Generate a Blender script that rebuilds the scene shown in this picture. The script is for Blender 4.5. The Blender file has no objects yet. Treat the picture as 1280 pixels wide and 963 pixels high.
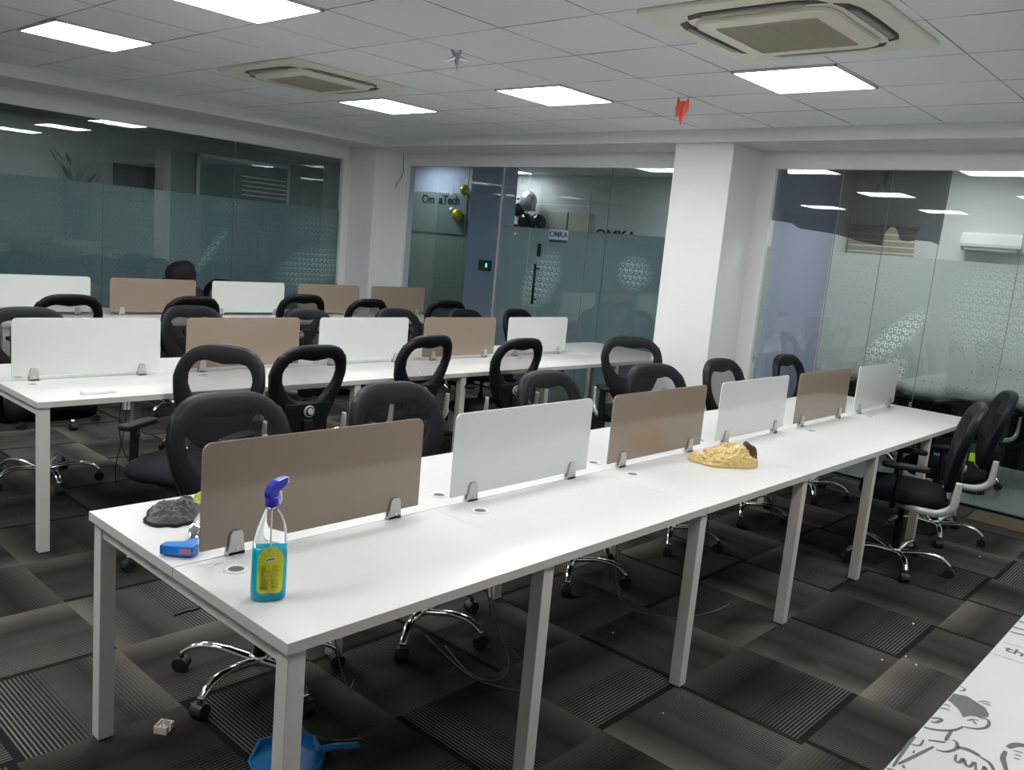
import bpy, bmesh, math, random
from mathutils import Vector, Matrix
random.seed(7)
PI = math.pi
SC = bpy.context.scene
COL = SC.collection

# ------------------------------------------------------------------ materials
def newmat(name):
    m = bpy.data.materials.new(name); m.use_nodes = True
    nt = m.node_tree
    for n in list(nt.nodes): nt.nodes.remove(n)
    out = nt.nodes.new('ShaderNodeOutputMaterial')
    return m, nt, out
class G:
    """tiny node helper"""
    def __init__(s, nt): s.nt = nt
    def n(s, t, **kw):
        nd = s.nt.nodes.new(t)
        for k, v in kw.items(): setattr(nd, k, v)
        return nd
    def put(s, inp, v):
        if v is None: return
        if isinstance(v, bpy.types.NodeSocket): s.nt.links.new(v, inp)
        else: inp.default_value = v
    def m(s, op, a, b=None, c=None, clamp=False):
        nd = s.n('ShaderNodeMath', operation=op, use_clamp=clamp)
        s.put(nd.inputs[0], a); s.put(nd.inputs[1], b); s.put(nd.inputs[2], c)
        return nd.outputs[0]
    def mix(s, f, a, b):
        nd = s.n('ShaderNodeMix', data_type='RGBA')
        s.put(nd.inputs[0], f); s.put(nd.inputs[6], a); s.put(nd.inputs[7], b)
        return nd.outputs[2]
    def noise(s, vec, scale, detail=3, rough=.5):
        nd = s.n('ShaderNodeTexNoise'); s.put(nd.inputs['Vector'], vec)
        nd.inputs['Scale'].default_value = scale; nd.inputs['Detail'].default_value = detail
        nd.inputs['Roughness'].default_value = rough
        return nd.outputs[0]
    def ramp(s, f, stops):
        nd = s.n('ShaderNodeValToRGB'); s.put(nd.inputs[0], f)
        e = nd.color_ramp.elements
        e[0].position, e[0].color = stops[0][0], (*stops[0][1], 1)
        e[1].position, e[1].color = stops[-1][0], (*stops[-1][1], 1)
        for p, c in stops[1:-1]:
            k = e.new(p); k.color = (*c, 1)
        return nd.outputs[0]
def c4(c): return (c[0], c[1], c[2], 1)
def pm(name, col, rough=.5, metal=0., spec=.5, var=0., vs=8., bump=0., bs=60., trans=0., ior=1.45, coat=0., emis=None, es=0., sheen=0., alpha=1.):
    m, nt, out = newmat(name); g = G(nt)
    b = g.n('ShaderNodeBsdfPrincipled')
    nt.links.new(b.outputs[0], out.inputs[0])
    b.inputs['Roughness'].default_value = rough; b.inputs['Metallic'].default_value = metal
    b.inputs['Specular IOR Level'].default_value = spec; b.inputs['IOR'].default_value = ior
    b.inputs['Transmission Weight'].default_value = trans; b.inputs['Coat Weight'].default_value = coat
    b.inputs['Sheen Weight'].default_value = sheen; b.inputs['Alpha'].default_value = alpha
    if emis: b.inputs['Emission Color'].default_value = c4(emis); b.inputs['Emission Strength'].default_value = es
    tc = g.n('ShaderNodeTexCoord').outputs['Object']
    f = g.noise(tc, vs, 4)
    lo = tuple(max(0, x*(1-var)) for x in col); hi = tuple(min(1, x*(1+var)) for x in col)
    g.put(b.inputs['Base Color'], g.mix(f, c4(lo), c4(hi)))
    if bump:
        bn = g.n('ShaderNodeBump'); bn.inputs['Strength'].default_value = bump; bn.inputs['Distance'].default_value = .002
        g.put(bn.inputs['Height'], g.noise(tc, bs, 3)); g.put(b.inputs['Normal'], bn.outputs[0])
    return m

M = {}
M['wall'] = pm('wall_paint', (.73, .73, .725), .55, var=.02, vs=2, bump=.12, bs=90)
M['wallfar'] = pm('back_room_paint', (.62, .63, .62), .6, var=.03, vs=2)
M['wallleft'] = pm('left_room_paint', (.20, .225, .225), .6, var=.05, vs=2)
M['greenwall'] = pm('grey_green_paint', (.17, .225, .20), .5, var=.05)
M['signpanel'] = pm('sign_panel', (.13, .175, .17), .4, var=.05)
M['lilac'] = pm('lilac_paint', (.34, .365, .49), .6, var=.02)
M['darkgreen'] = pm('dark_green_panel', (.10, .16, .15), .4, var=.1)
M['ctrim'] = pm('white_frame', (.72, .72, .70), .35, var=.01)
M['laminate'] = pm('white_laminate', (.53, .527, .513), .33, spec=.45, var=.015, vs=3)
M['edge'] = pm('laminate_edge', (.52, .49, .455), .45, var=.02)
M['legs'] = pm('grey_white_powder_coat', (.56, .54, .50), .42, var=.03, vs=3, bump=.05)
M['tray'] = pm('cable_tray_metal', (.50, .52, .54), .35, var=.03)
M['white_glass'] = pm('white_lacquered_glass', (.58, .605, .577), .12, spec=.6, var=.006)
M['brown_glass'] = pm('brown_lacquered_glass', (.25, .195, .15), .10, spec=.6, var=.01)
M['clamp'] = pm('satin_aluminium', (.50, .49, .47), .32, metal=.6, var=.04)
M['steel'] = pm('steel', (.62, .62, .62), .22, metal=1.)
M['chrome'] = pm('chrome', (.78, .78, .78), .10, metal=1.)
M['silver'] = pm('silver_plastic', (.44, .44, .43), .35, metal=.25, var=.02)
M['black'] = pm('black_plastic', (.005, .0055, .0075), .5, spec=.28, var=.2, vs=20, bump=.1, bs=200)
M['fabric'] = pm('black_fabric', (.006, .0065, .009), .85, spec=.2, var=.3, vs=60, bump=.5, bs=350)
M['caster'] = pm('caster_rubber', (.008, .008, .009), .5)
M['grommet'] = pm('grommet_plastic', (.62, .62, .60), .3)
M['dark_hole'] = pm('grommet_inside', (.10, .095, .085), .7)
M['ac'] = pm('cream_plastic', (.86, .84, .72), .4, var=.02)
M['acgrille'] = pm('beige_grille', (.50, .47, .37), .6, var=.06, vs=20)
M['acdark'] = pm('air_slot_dark', (.05, .05, .045), .5)
M['aclouver'] = pm('louver_grey', (.30, .30, .29), .4)
M['red'] = pm('red_foil', (.75, .10, .07), .35, var=.1, spec=.7)
M['foil'] = pm('silver_foil', (.62, .62, .68), .15, metal=.9)
M['string'] = pm('white_string', (.6, .6, .6), .6)
M['cable'] = pm('grey_cable', (.11, .11, .11), .5)
M['cabledark'] = pm('dark_cable', (.02, .02, .02), .5)
M['wire'] = pm('thin_dark_wire', (.03, .02, .02), .5)
M['bluecap'] = pm('blue_trigger_plastic', (.03, .035, .42), .3, coat=.3)
M['lightblue'] = pm('light_blue_plastic', (.02, .25, .72), .25, trans=.35)
M['label'] = pm('yellow_label', (.70, .68, .02), .4)
M['ink'] = pm('label_ink', (.06, .12, .04), .5)
M['inkblue'] = pm('label_blue', (.05, .07, .4), .5)
M['white_paper'] = pm('white_paper', (.8, .8, .8), .6)
M['pink'] = pm('pink_label', (.55, .18, .25), .5)
M['clearplastic'] = pm('clear_plastic', (.95, .97, .97), .05, trans=1., ior=1.22)
M['liquid'] = pm('turquoise_liquid', (.0, .62, .80), .05, trans=.55, ior=1.33)
M['greycloth'] = pm('grey_microfibre', (.042, .042, .040), .95, var=.3, vs=40, bump=.9, bs=220, sheen=.3)
M['greencloth'] = pm('green_microfibre', (.30, .33, .035), .95, var=.2, vs=40, bump=.9, bs=220, sheen=.3)
M['blackcloth'] = pm('black_edging', (.012, .012, .012), .9)
M['bag'] = pm('yellow_polythene', (.66, .49, .20), .30, spec=.6, var=.18, vs=14, bump=.3, bs=40, trans=.12)
M['brownfill'] = pm('brown_wrapper', (.06, .03, .015), .4, var=.5, vs=50)
M['ivory'] = pm('ivory_plastic', (.62, .58, .50), .4)
M['dustpan'] = pm('blue_dustpan_plastic', (.01, .14, .36), .35)
M['ink2'] = pm('printed_grey_ink', (.075, .075, .08), .7, var=.3, vs=120)
M['printed'] = pm('printed_white_top', (.38, .385, .38), .4, var=.03, vs=6)
M['skin'] = pm('skin', (.26, .14, .09), .5)
M['cap'] = pm('black_cap_cloth', (.008, .008, .010), .8, bump=.3, bs=200)
M['shirt'] = pm('black_shirt', (.012, .014, .018), .85)
M['mat'] = pm('brown_mat', (.085, .058, .036), .9, var=.2, vs=20)
M['darkmat'] = pm('dark_mat', (.03, .03, .03), .9, var=.2, vs=20)
M['greyfloor'] = pm('grey_floor_tile', (.22, .23, .235), .22, var=.12, vs=3)
M['gold'] = pm('gold_balloon', (.55, .45, .02), .2, metal=.3)
M['blackball'] = pm('black_balloon', (.015, .015, .02), .15, coat=.5)
M['silverball'] = pm('silver_balloon', (.6, .6, .68), .12, metal=.5)
M['sign_navy'] = pm('navy_print', (.02, .03, .07), .5)
M['sign_pale'] = pm('pale_sign', (.30, .34, .42), .5)
M['blind'] = pm('beige_blind', (.36, .32, .25), .6, var=.05)
M['blindgap'] = pm('bright_slat', (.75, .72, .62), .5)
M['yellow'] = pm('yellow_note', (.75, .75, .02), .5)
M['green_led'] = pm('green_led', (.1, .5, .3), .4, emis=(.1, .9, .5), es=1.0)
M['navyglass'] = pm('black_glass_screen', (.01, .02, .025), .08)

def light_mat(name, s, col=(.985, .995, 1.)):
    m, nt, out = newmat(name); g = G(nt)
    e = g.n('ShaderNodeEmission'); e.inputs[0].default_value = c4(col); e.inputs[1].default_value = s
    nt.links.new(e.outputs[0], out.inputs[0]); return m
M['led'] = light_mat('led_panel_glow', 9.0)
M['led2'] = light_mat('led_panel_glow_back_room', 5.0)
M['led3'] = light_mat('led_panel_glow_right_room', 6.0)
M['led4'] = light_mat('led_panel_glow_reception', 3.5)
M['spot'] = light_mat('downlight_glow', 6.0)

# white partly see-through mesh of the chair backs
def mesh_mat():
    m, nt, out = newmat('chair_mesh_net'); g = G(nt)
    tr = g.n('ShaderNodeBsdfTransparent'); tr.inputs[0].default_value = (1, .97, .98, 1)
    b = g.n('ShaderNodeBsdfPrincipled'); b.inputs['Base Color'].default_value = (.0045, .005, .0065, 1)
    b.inputs['Roughness'].default_value = .6; b.inputs['Specular IOR Level'].default_value = .25
    tc = g.n('ShaderNodeTexCoord').outputs['Object']
    sep = g.n('ShaderNodeSeparateXYZ'); g.put(sep.inputs[0], tc)
    w1 = g.m('SINE', g.m('MULTIPLY', sep.outputs[2], 2100.)); w2 = g.m('SINE', g.m('MULTIPLY', sep.outputs[0], 2100.))
    k = g.m('MULTIPLY', g.m('ADD', w1, w2), .10)
    f = g.m('SUBTRACT', .46, k, clamp=True)
    mx = g.n('ShaderNodeMixShader'); g.put(mx.inputs[0], f)
    nt.links.new(tr.outputs[0], mx.inputs[1]); nt.links.new(b.outputs[0], mx.inputs[2])
    nt.links.new(mx.outputs[0], out.inputs[0]); return m
M['mesh'] = mesh_mat()

def glass_mat(name, tint, k=1.9):
    m, nt, out = newmat(name); g = G(nt)
    tr = g.n('ShaderNodeBsdfTransparent'); tr.inputs[0].default_value = c4(tint)
    gl = g.n('ShaderNodeBsdfGlossy'); gl.inputs['Roughness'].default_value = .012; gl.inputs[0].default_value = (.92, .97, .96, 1)
    ge = g.n('ShaderNodeNewGeometry'); bf = ge.outputs['Backfacing']
    fr = g.n('ShaderNodeFresnel'); g.put(fr.inputs[0], g.m('SUBTRACT', 1.5, g.m('MULTIPLY', bf, 1.5-1/1.5)))
    f = g.m('MULTIPLY', fr.outputs[0], k, clamp=True)
    mx = g.n('ShaderNodeMixShader'); g.put(mx.inputs[0], f)
    nt.links.new(tr.outputs[0], mx.inputs[1]); nt.links.new(gl.outputs[0], mx.inputs[2])
    nt.links.new(mx.outputs[0], out.inputs[0]); return m
M['glass'] = glass_mat('clear_partition_glass', (.86, .93, .91))
M['glassteal'] = glass_mat('green_partition_glass', (.70, .82, .83))

# frosted film with a pattern of small linked squares, clearer in a few diagonal drifts
def film_mat(name, axis, base, trans, blobs, zlo=None, opac=.93):
    """axis: 0 when the pane runs along world X, 1 along Y. blobs: (u, z, ru, rz, tilt, strength)"""
    m, nt, out = newmat(name); g = G(nt)
    tc = g.n('ShaderNodeTexCoord').outputs['Object']
    sep = g.n('ShaderNodeSeparateXYZ'); g.put(sep.inputs[0], tc)
    u, z = sep.outputs[axis], sep.outputs[2]
    p = .062
    cu = g.m('DIVIDE', u, p); cz = g.m('DIVIDE', z, p)
    row = g.m('FLOOR', cz)
    cu = g.m('ADD', cu, g.m('MULTIPLY', row, .13))
    fu = g.m('SUBTRACT', g.m('FRACT', cu), .5); fz = g.m('SUBTRACT', g.m('FRACT', cz), .5)
    def sq(ox, oz, hx, hz, w):
        a = g.m('SUBTRACT', g.m('ABSOLUTE', g.m('SUBTRACT', fu, ox)), hx)
        b = g.m('SUBTRACT', g.m('ABSOLUTE', g.m('SUBTRACT', fz, oz)), hz)
        d = g.m('ABSOLUTE', g.m('MAXIMUM', a, b))
        return g.m('LESS_THAN', d, w)
    line = g.m('MAXIMUM', sq(-.14, -.12, .19, .25, .045), sq(.2, .16, .19, .17, .045))
    dot = g.m('LESS_THAN', g.m('ADD', g.m('POWER', g.m('SUBTRACT', fu, .0), 2.), g.m('POWER', g.m('MULTIPLY', fz, 1.6), 2.)), .009)
    mask = None
    for (bu, bz, ru, rz, tilt, st) in blobs:
        c, s = math.cos(tilt), math.sin(tilt)
        du = g.m('SUBTRACT', u, bu); dz = g.m('SUBTRACT', z, bz)
        a = g.m('DIVIDE', g.m('ADD', g.m('MULTIPLY', du, c), g.m('MULTIPLY', dz, s)), ru)
        b = g.m('DIVIDE', g.m('SUBTRACT', g.m('MULTIPLY', dz, c), g.m('MULTIPLY', du, s)), rz)
        r2 = g.m('ADD', g.m('MULTIPLY', a, a), g.m('MULTIPLY', b, b))
        v = g.m('MULTIPLY', g.m('SUBTRACT', 1.25, r2, clamp=True), st)
        mask = v if mask is None else g.m('MAXIMUM', mask, v)
    nz = g.noise(tc, 3., 3)
    mask = g.m('MULTIPLY', mask, g.m('ADD', .5, nz), clamp=True)
    lines = g.m('MULTIPLY', line, mask, clamp=True)
    dots = g.m('MULTIPLY', dot, g.m('SUBTRACT', 1., g.m('MULTIPLY', mask, 1.6), clamp=True))
    dots = g.m('MULTIPLY', dots, g.m('GREATER_THAN', g.noise(tc, 1.1, 1), .42))
    col = g.mix(lines, c4(base), (.92, .96, .94, 1))
    df = g.n('ShaderNodeBsdfDiffuse'); g.put(df.inputs[0], col)
    tl = g.n('ShaderNodeBsdfTranslucent'); tl.inputs[0].default_value = c4(trans)
    ad = g.n('ShaderNodeAddShader'); nt.links.new(df.outputs[0], ad.inputs[0]); nt.links.new(tl.outputs[0], ad.inputs[1])
    tr = g.n('ShaderNodeBsdfTransparent'); tr.inputs[0].default_value = (.80, .88, .86, 1)
    o = g.m('SUBTRACT', opac, g.m('MULTIPLY', dots, .75))
    if zlo is not None:
        edge = g.m('ADD', z, g.m('MULTIPLY', g.m('SUBTRACT', g.noise(tc, 2.2, 2), .5), .22))
        o = g.m('MULTIPLY', o, g.m('DIVIDE', g.m('SUBTRACT', edge, zlo), .10, clamp=True))
        o = g.m('MULTIPLY', o, 1., clamp=True)
    mx = g.n('ShaderNodeMixShader'); g.put(mx.inputs[0], o)
    nt.links.new(tr.outputs[0], mx.inputs[1]); nt.links.new(ad.outputs[0], mx.inputs[2])
    nt.links.new(mx.outputs[0], out.inputs[0]); return m
M['film_left'] = film_mat('frosted_film_left', 0, (.080, .102, .106), (.26, .33, .34),
    [(5.12, 1.16, .52, .26, .35, .9), (3.80, 1.30, .34, .055, .93, .75), (4.0, 1.82, .22, .10, .2, .25), (5.2, 1.65, .4, .2, 0, .28)])
M['film_far'] = film_mat('frosted_film_far', 1, (.084, .102, .104), (.26, .31, .32),
    [(4.60, 1.32, .36, .22, -.95, .95), (3.40, 1.50, .21, .17, 0, .75)], opac=.9)
M['film_right'] = film_mat('frosted_film_right', 1, (.080, .092, .087), (.40, .43, .41),
    [(.82, 1.20, .34, .10, -.85, .75), (.12, 1.50, .40, .40, .2, .26), (.78, .95, .10, .14, .1, .7)], zlo=.78, opac=.86)
def tint_mat():
    m, nt, out = newmat('dark_tint_film'); g = G(nt)
    tr = g.n('ShaderNodeBsdfTransparent'); tr.inputs[0].default_value = (.20, .21, .22, 1)
    nt.links.new(tr.outputs[0], out.inputs[0]); return m
M['tint'] = tint_mat()
M['jointm'] = pm('clear_silicone', (.12, .14, .14), .3)

# carpet tiles: quarter-turned squares of graded stripes
def carpet_mat():
    m, nt, out = newmat('striped_carpet_tiles'); g = G(nt)
    b = g.n('ShaderNodeBsdfPrincipled'); nt.links.new(b.outputs[0], out.inputs[0])
    b.inputs['Roughness'].default_value = .95; b.inputs['Specular IOR Level'].default_value = .12
    tc = g.n('ShaderNodeTexCoord').outputs['Object']
    sep = g.n('ShaderNodeSeparateXYZ'); g.put(sep.inputs[0], tc)
    T = .52
    x = g.m('DIVIDE', g.m('SUBTRACT', sep.outputs[0], .31-T*20), T)
    y = g.m('DIVIDE', g.m('SUBTRACT', sep.outputs[1], .03-T*20), T)
    ix, iy = g.m('FLOOR', x), g.m('FLOOR', y)
    fx, fy = g.m('FRACT', x), g.m('FRACT', y)
    par = g.m('MODULO', g.m('ADD', ix, iy), 2.)
    cb = g.n('ShaderNodeCombineXYZ'); g.put(cb.inputs[0], ix); g.put(cb.inputs[1], iy)
    wn = g.n('ShaderNodeTexWhiteNoise'); wn.noise_dimensions = '2D'; g.put(wn.inputs['Vector'], cb.outputs[0])
    rnd = wn.outputs['Value']
    def sel(f, a, c): return g.m('ADD', g.m('MULTIPLY', a, g.m('SUBTRACT', 1., f)), g.m('MULTIPLY', c, f))
    u = sel(par, fy, fx)
    flip = g.m('GREATER_THAN', rnd, .55)
    u = sel(flip, u, g.m('SUBTRACT', 1., u))
    # colour of the tile body across the stripes, and the colour of the stripe lines
    body = g.ramp(u, [(0, (.006, .006, .006)), (.06, (.006, .006, .006)), (.40, (.009, .009, .0085)), (.46, (.026, .0245, .022)), (.60, (.021, .020, .018)), (.68, (.012, .0115, .011)), (.82, (.022, .021, .018)), (1, (.055, .050, .041))])
    line = g.ramp(u, [(0, (.02, .02, .02)), (.07, (.095, .09, .078)), (.40, (.042, .040, .036)), (.46, (.030, .028, .026)), (.70, (.018, .017, .016)), (.76, (.034, .031, .027)), (1, (.062, .056, .046))])
    st = g.m('SINE', g.m('MULTIPLY', u, 2*PI*38))
    st = g.m('GREATER_THAN', st, .35)
    gate = g.ramp(u, [(0, (0, 0, 0)), (.05, (0, 0, 0)), (.06, (1, 1, 1)), (.44, (1, 1, 1)), (.47, (.15, .15, .15)), (.60, (.15, .15, .15)), (.66, (.9, .9, .9)), (1, (.8, .8, .8))])
    st = g.m('MULTIPLY', st, gate)
    col = g.mix(st, body, line)
    # second tone of tile
    tone = g.m('ADD', .55, g.m('MULTIPLY', g.m('FRACT', g.m('MULTIPLY', rnd, 7.3)), .75))
    pile = g.noise(tc, 420., 2, .6); wear = g.noise(tc, 2.2, 3)
    mul = g.m('MULTIPLY', g.m('MULTIPLY', tone, g.m('ADD', .35, g.m('MULTIPLY', pile, 1.3))), g.m('ADD', .60, g.m('MULTIPLY', wear, 2.0)))
    mm = g.n('ShaderNodeVectorMath', operation='SCALE'); g.put(mm.inputs[0], col); g.put(mm.inputs['Scale'], mul)
    # dusty patch near the fourth leg
    v = g.n('ShaderNodeVectorMath', operation='DISTANCE'); g.put(v.inputs[0], tc); v.inputs[1].default_value = (2.50, -.17, 0)
    d = g.m('SUBTRACT', 1., g.m('DIVIDE', v.outputs['Value'], .26), clamp=True)
    d = g.m('MULTIPLY', g.m('MULTIPLY', d, g.m('SUBTRACT', g.m('MULTIPLY', g.noise(tc, 9., 4), 2.6), 1.0, clamp=True)), .5, clamp=True)
    fin = g.mix(d, mm.outputs[0], (.13, .13, .13, 1))
    g.put(b.inputs['Base Color'], fin)
    bn = g.n('ShaderNodeBump'); bn.inputs['Strength'].default_value = .5; bn.inputs['Distance'].default_value = .003
    g.put(bn.inputs['Height'], g.m('ADD', g.m('MULTIPLY', st, .7), pile)); g.put(b.inputs['Normal'], bn.outputs[0])
    return m
M['carpet'] = carpet_mat()

ZC, GT, GX, GY = 2.783, .642, 2.338, 2.444
def ceil_mat():
    m, nt, out = newmat('mineral_ceiling_tiles'); g = G(nt)
    b = g.n('ShaderNodeBsdfPrincipled'); nt.links.new(b.outputs[0], out.inputs[0]); b.inputs['Roughness'].default_value = .8
    tc = g.n('ShaderNodeTexCoord').outputs['Object']
    sep = g.n('ShaderNodeSeparateXYZ'); g.put(sep.inputs[0], tc)
    def edge(c, o, w):
        q = g.m('DIVIDE', g.m('SUBTRACT', c, o-GT*30), GT)
        f = g.m('ABSOLUTE', g.m('SUBTRACT', g.m('FRACT', g.m('ADD', q, .5)), .5))
        return g.m('LESS_THAN', f, w), g.m('FLOOR', q)
    nz = g.noise(tc, 2.3, 3)
    wv = g.m('MULTIPLY', g.m('SUBTRACT', nz, .28, clamp=True), .026)
    ex, ix = edge(sep.outputs[0], GX, g.m('ADD', .001, wv)); ey, iy = edge(sep.outputs[1], GY, g.m('ADD', .001, g.m('MULTIPLY', wv, .8)))
    cb = g.n('ShaderNodeCombineXYZ'); g.put(cb.inputs[0], ix); g.put(cb.inputs[1], iy)
    wn = g.n('ShaderNodeTexWhiteNoise'); wn.noise_dimensions = '2D'; g.put(wn.inputs['Vector'], cb.outputs[0])
    tone = g.mix(wn.outputs['Value'], (.86, .885, .905, 1), (.90, .92, .935, 1))
    ln = g.m('MAXIMUM', ex, ey)
    col = g.mix(g.m('MULTIPLY', ln, g.m('ADD', .55, g.m('MULTIPLY', g.noise(tc, 1.7, 2), .5)), clamp=True), tone, (.10, .10, .10, 1))
    g.put(b.inputs['Base Color'], col)
    bn = g.n('ShaderNodeBump'); bn.inputs['Strength'].default_value = .15; bn.inputs['Distance'].default_value = .002
    g.put(bn.inputs['Height'], g.noise(tc, 150., 2)); g.put(b.inputs['Normal'], bn.outputs[0])
    return m
M['ceiling'] = ceil_mat()

# ------------------------------------------------------------------ mesh helpers
class MB:
    def __init__(s): s.v = []; s.f = []; s.sm = []
    def add(s, vs, fs, smooth=False):
        o = len(s.v); s.v += [tuple(v) for v in vs]
        for f in fs: s.f.append(tuple(i+o for i in f)); s.sm.append(smooth)
        return s
    def box(s, x0, x1, y0, y1, z0, z1, mat=None):
        vs = [Vector(p) for p in ((x0,y0,z0),(x1,y0,z0),(x1,y1,z0),(x0,y1,z0),(x0,y0,z1),(x1,y0,z1),(x1,y1,z1),(x0,y1,z1))]
        if mat: vs = [mat @ v for v in vs]
        return s.add(vs, [(0,3,2,1),(4,5,6,7),(0,1,5,4),(1,2,6,5),(2,3,7,6),(3,0,4,7)])
    def prism(s, pts, axis, a, b, smooth=False):
        """extrude a 2D outline along axis ('x','y','z')"""
        n = len(pts)
        def mk(p, t): return {'x': (t, p[0], p[1]), 'y': (p[0], t, p[1]), 'z': (p[0], p[1], t)}[axis]
        vs = [mk(p, a) for p in pts]+[mk(p, b) for p in pts]
        fs = [tuple(range(n))[::-1], tuple(range(n, 2*n))]+[(i, (i+1) % n, n+(i+1) % n, n+i) for i in range(n)]
        return s.add(vs, fs, smooth)
    def cyl(s, p0, p1, r0, r1=None, n=20, cap=True):
        r1 = r0 if r1 is None else r1
        return s.tube([p0, p1], [r0, r1], n, cap)
    def tube(s, path, rad, n=10, cap=True, flat=None, closed=False):
        """flat=(w,h) multipliers: w across, h in the 'up' direction"""
        path = [Vector(p) for p in path]; k = len(path)
        if not isinstance(rad, (list, tuple)): rad = [rad]*k
        vs = []; 
        t0 = (path[1]-path[0]).normalized()
        up = Vector((0, 0, 1)) if abs(t0.z) < .9 else Vector((0, 1, 0))
        for i, p in enumerate(path):
            if closed: t = (path[(i+1) % k]-path[i-1]).normalized()
            elif i == 0: t = t0
            elif i == k-1: t = (path[-1]-path[-2]).normalized()
            else: t = ((path[i+1]-p).normalized()+(p-path[i-1]).normalized()).normalized()
            a = up-t*up.dot(t)
            a = a.normalized() if a.length > 1e-5 else t.orthogonal().normalized()
            up = a; c = t.cross(a)
            fw, fh = flat if flat else (1, 1)
            for j in range(n):
                th = 2*PI*j/n
                vs.append(p+(c*math.cos(th)*fw+a*math.sin(th)*fh)*rad[i])
        fs = []
        for i in range(k if closed else k-1):
            for j in range(n):
                i2 = (i+1) % k
                fs.append((i*n+j, i*n+(j+1) % n, i2*n+(j+1) % n, i2*n+j))
        s.add(vs, fs, True)
        if cap and not closed:
            o = len(s.v)-len(vs)
            s.f.append(tuple(o+j for j in range(n))[::-1]); s.sm.append(False)
            s.f.append(tuple(o+(k-1)*n+j for j in range(n))); s.sm.append(False)
        return s
    def loft(s, rings, cap=True, smooth=True):
        n = len(rings[0]); vs = [p for r in rings for p in r]; fs = []
        for i in range(len(rings)-1):
            for j in range(n): fs.append((i*n+j, i*n+(j+1) % n, (i+1)*n+(j+1) % n, (i+1)*n+j))
        o = len(s.v); s.add(vs, fs, smooth)
        if cap:
            s.f.append(tuple(o+j for j in range(n))[::-1]); s.sm.append(False)
            s.f.append(tuple(o+(len(rings)-1)*n+j for j in range(n))); s.sm.append(False)
        return s
    def lathe(s, prof, c=(0, 0, 0), n=24, sx=1, sy=1):
        return s.loft([[(c[0]+r*sx*math.cos(2*PI*j/n), c[1]+r*sy*math.sin(2*PI*j/n), c[2]+z) for j in range(n)] for r, z in prof])
    def ball(s, c, r, n=16, sz=1.):
        return s.lathe([(max(1e-4, r*math.sin(PI*i/10)), -r*sz*math.cos(PI*i/10)) for i in range(11)], c, n)
    def build(s, name, mat, parent=None, bevel=0, loc=None, rz=None, subsurf=0, smooth=None):
        me = bpy.data.meshes.new(name); me.from_pydata(s.v, [], s.f); me.validate(clean_customdata=False)
        bm = bmesh.new(); bm.from_mesh(me); bmesh.ops.recalc_face_normals(bm, faces=bm.faces); bm.to_mesh(me); bm.free()
        if len(s.sm) == len(me.polygons):
            for p, q in zip(me.polygons, s.sm): p.use_smooth = q if smooth is None else smooth
        me.materials.append(M[mat] if isinstance(mat, str) else mat)
        o = bpy.data.objects.new(name, me); COL.objects.link(o)
        if parent is not None: o.parent = parent
        if bevel:
            b = o.modifiers.new('bevel', 'BEVEL'); b.width = bevel; b.segments = 2; b.limit_method = 'ANGLE'; b.angle_limit = math.radians(40)
        if subsurf:
            b = o.modifiers.new('sub', 'SUBSURF'); b.levels = subsurf; b.render_levels = subsurf
        if loc: o.location = loc
        if rz is not None: o.rotation_euler = (0, 0, rz)
        return o
def box(*a): return MB().box(*a)
def tag(o, label=None, cat=None, group=None, kind=None):
    if label: o['label'] = label
    if cat: o['category'] = cat
    if group: o['group'] = group
    if kind: o['kind'] = kind
    return o
def thing(name, label, cat, loc=(0, 0, 0), rz=0, group=None):
    o = bpy.data.objects.new(name, None); o.empty_display_size = .1; COL.objects.link(o)
    o.location = loc; o.rotation_euler = (0, 0, rz)
    return tag(o, label, cat, group)
KIDS = {}
def copy_tree(o, parent=None):
    c = o.copy(); COL.objects.link(c)
    if parent is not None: c.parent = parent
    for ch in KIDS.get(o.name) or [k for k in COL.objects if k.parent == o]: copy_tree(ch, c)
    return c
def struct(o): o['kind'] = 'structure'; return o
def rrect(x0, x1, z0, z1, r, n=5, rs=None):
    """rounded rectangle outline; rs = radii for (bl, br, tr, tl)"""
    rs = rs or (r, r, r, r); pts = []
    for (cx, cz, a0, q) in ((x0, z0, PI, 0), (x1, z0, 1.5*PI, 1), (x1, z1, 0, 2), (x0, z1, .5*PI, 3)):
        rr = rs[q]
        if rr <= 0: pts.append((cx, cz)); continue
        ox = cx+rr if q in (0, 3) else cx-rr; oz = cz+rr if q in (0, 1) else cz-rr
        for i in range(n+1):
            a = a0+.5*PI*i/n; pts.append((ox+rr*math.cos(a), oz+rr*math.sin(a)))
    return pts
def smoothpath(pts, n=6):
    P = [Vector(p) for p in pts]; out = []
    for i in range(len(P)-1):
        p0 = P[max(0, i-1)]; p1 = P[i]; p2 = P[i+1]; p3 = P[min(len(P)-1, i+2)]
        for k in range(n):
            t = k/n
            out.append(.5*((2*p1)+(-p0+p2)*t+(2*p0-5*p1+4*p2-p3)*t*t+(-p0+3*p1-3*p2+p3)*t**3))
    out.append(P[-1]); return out

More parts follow.
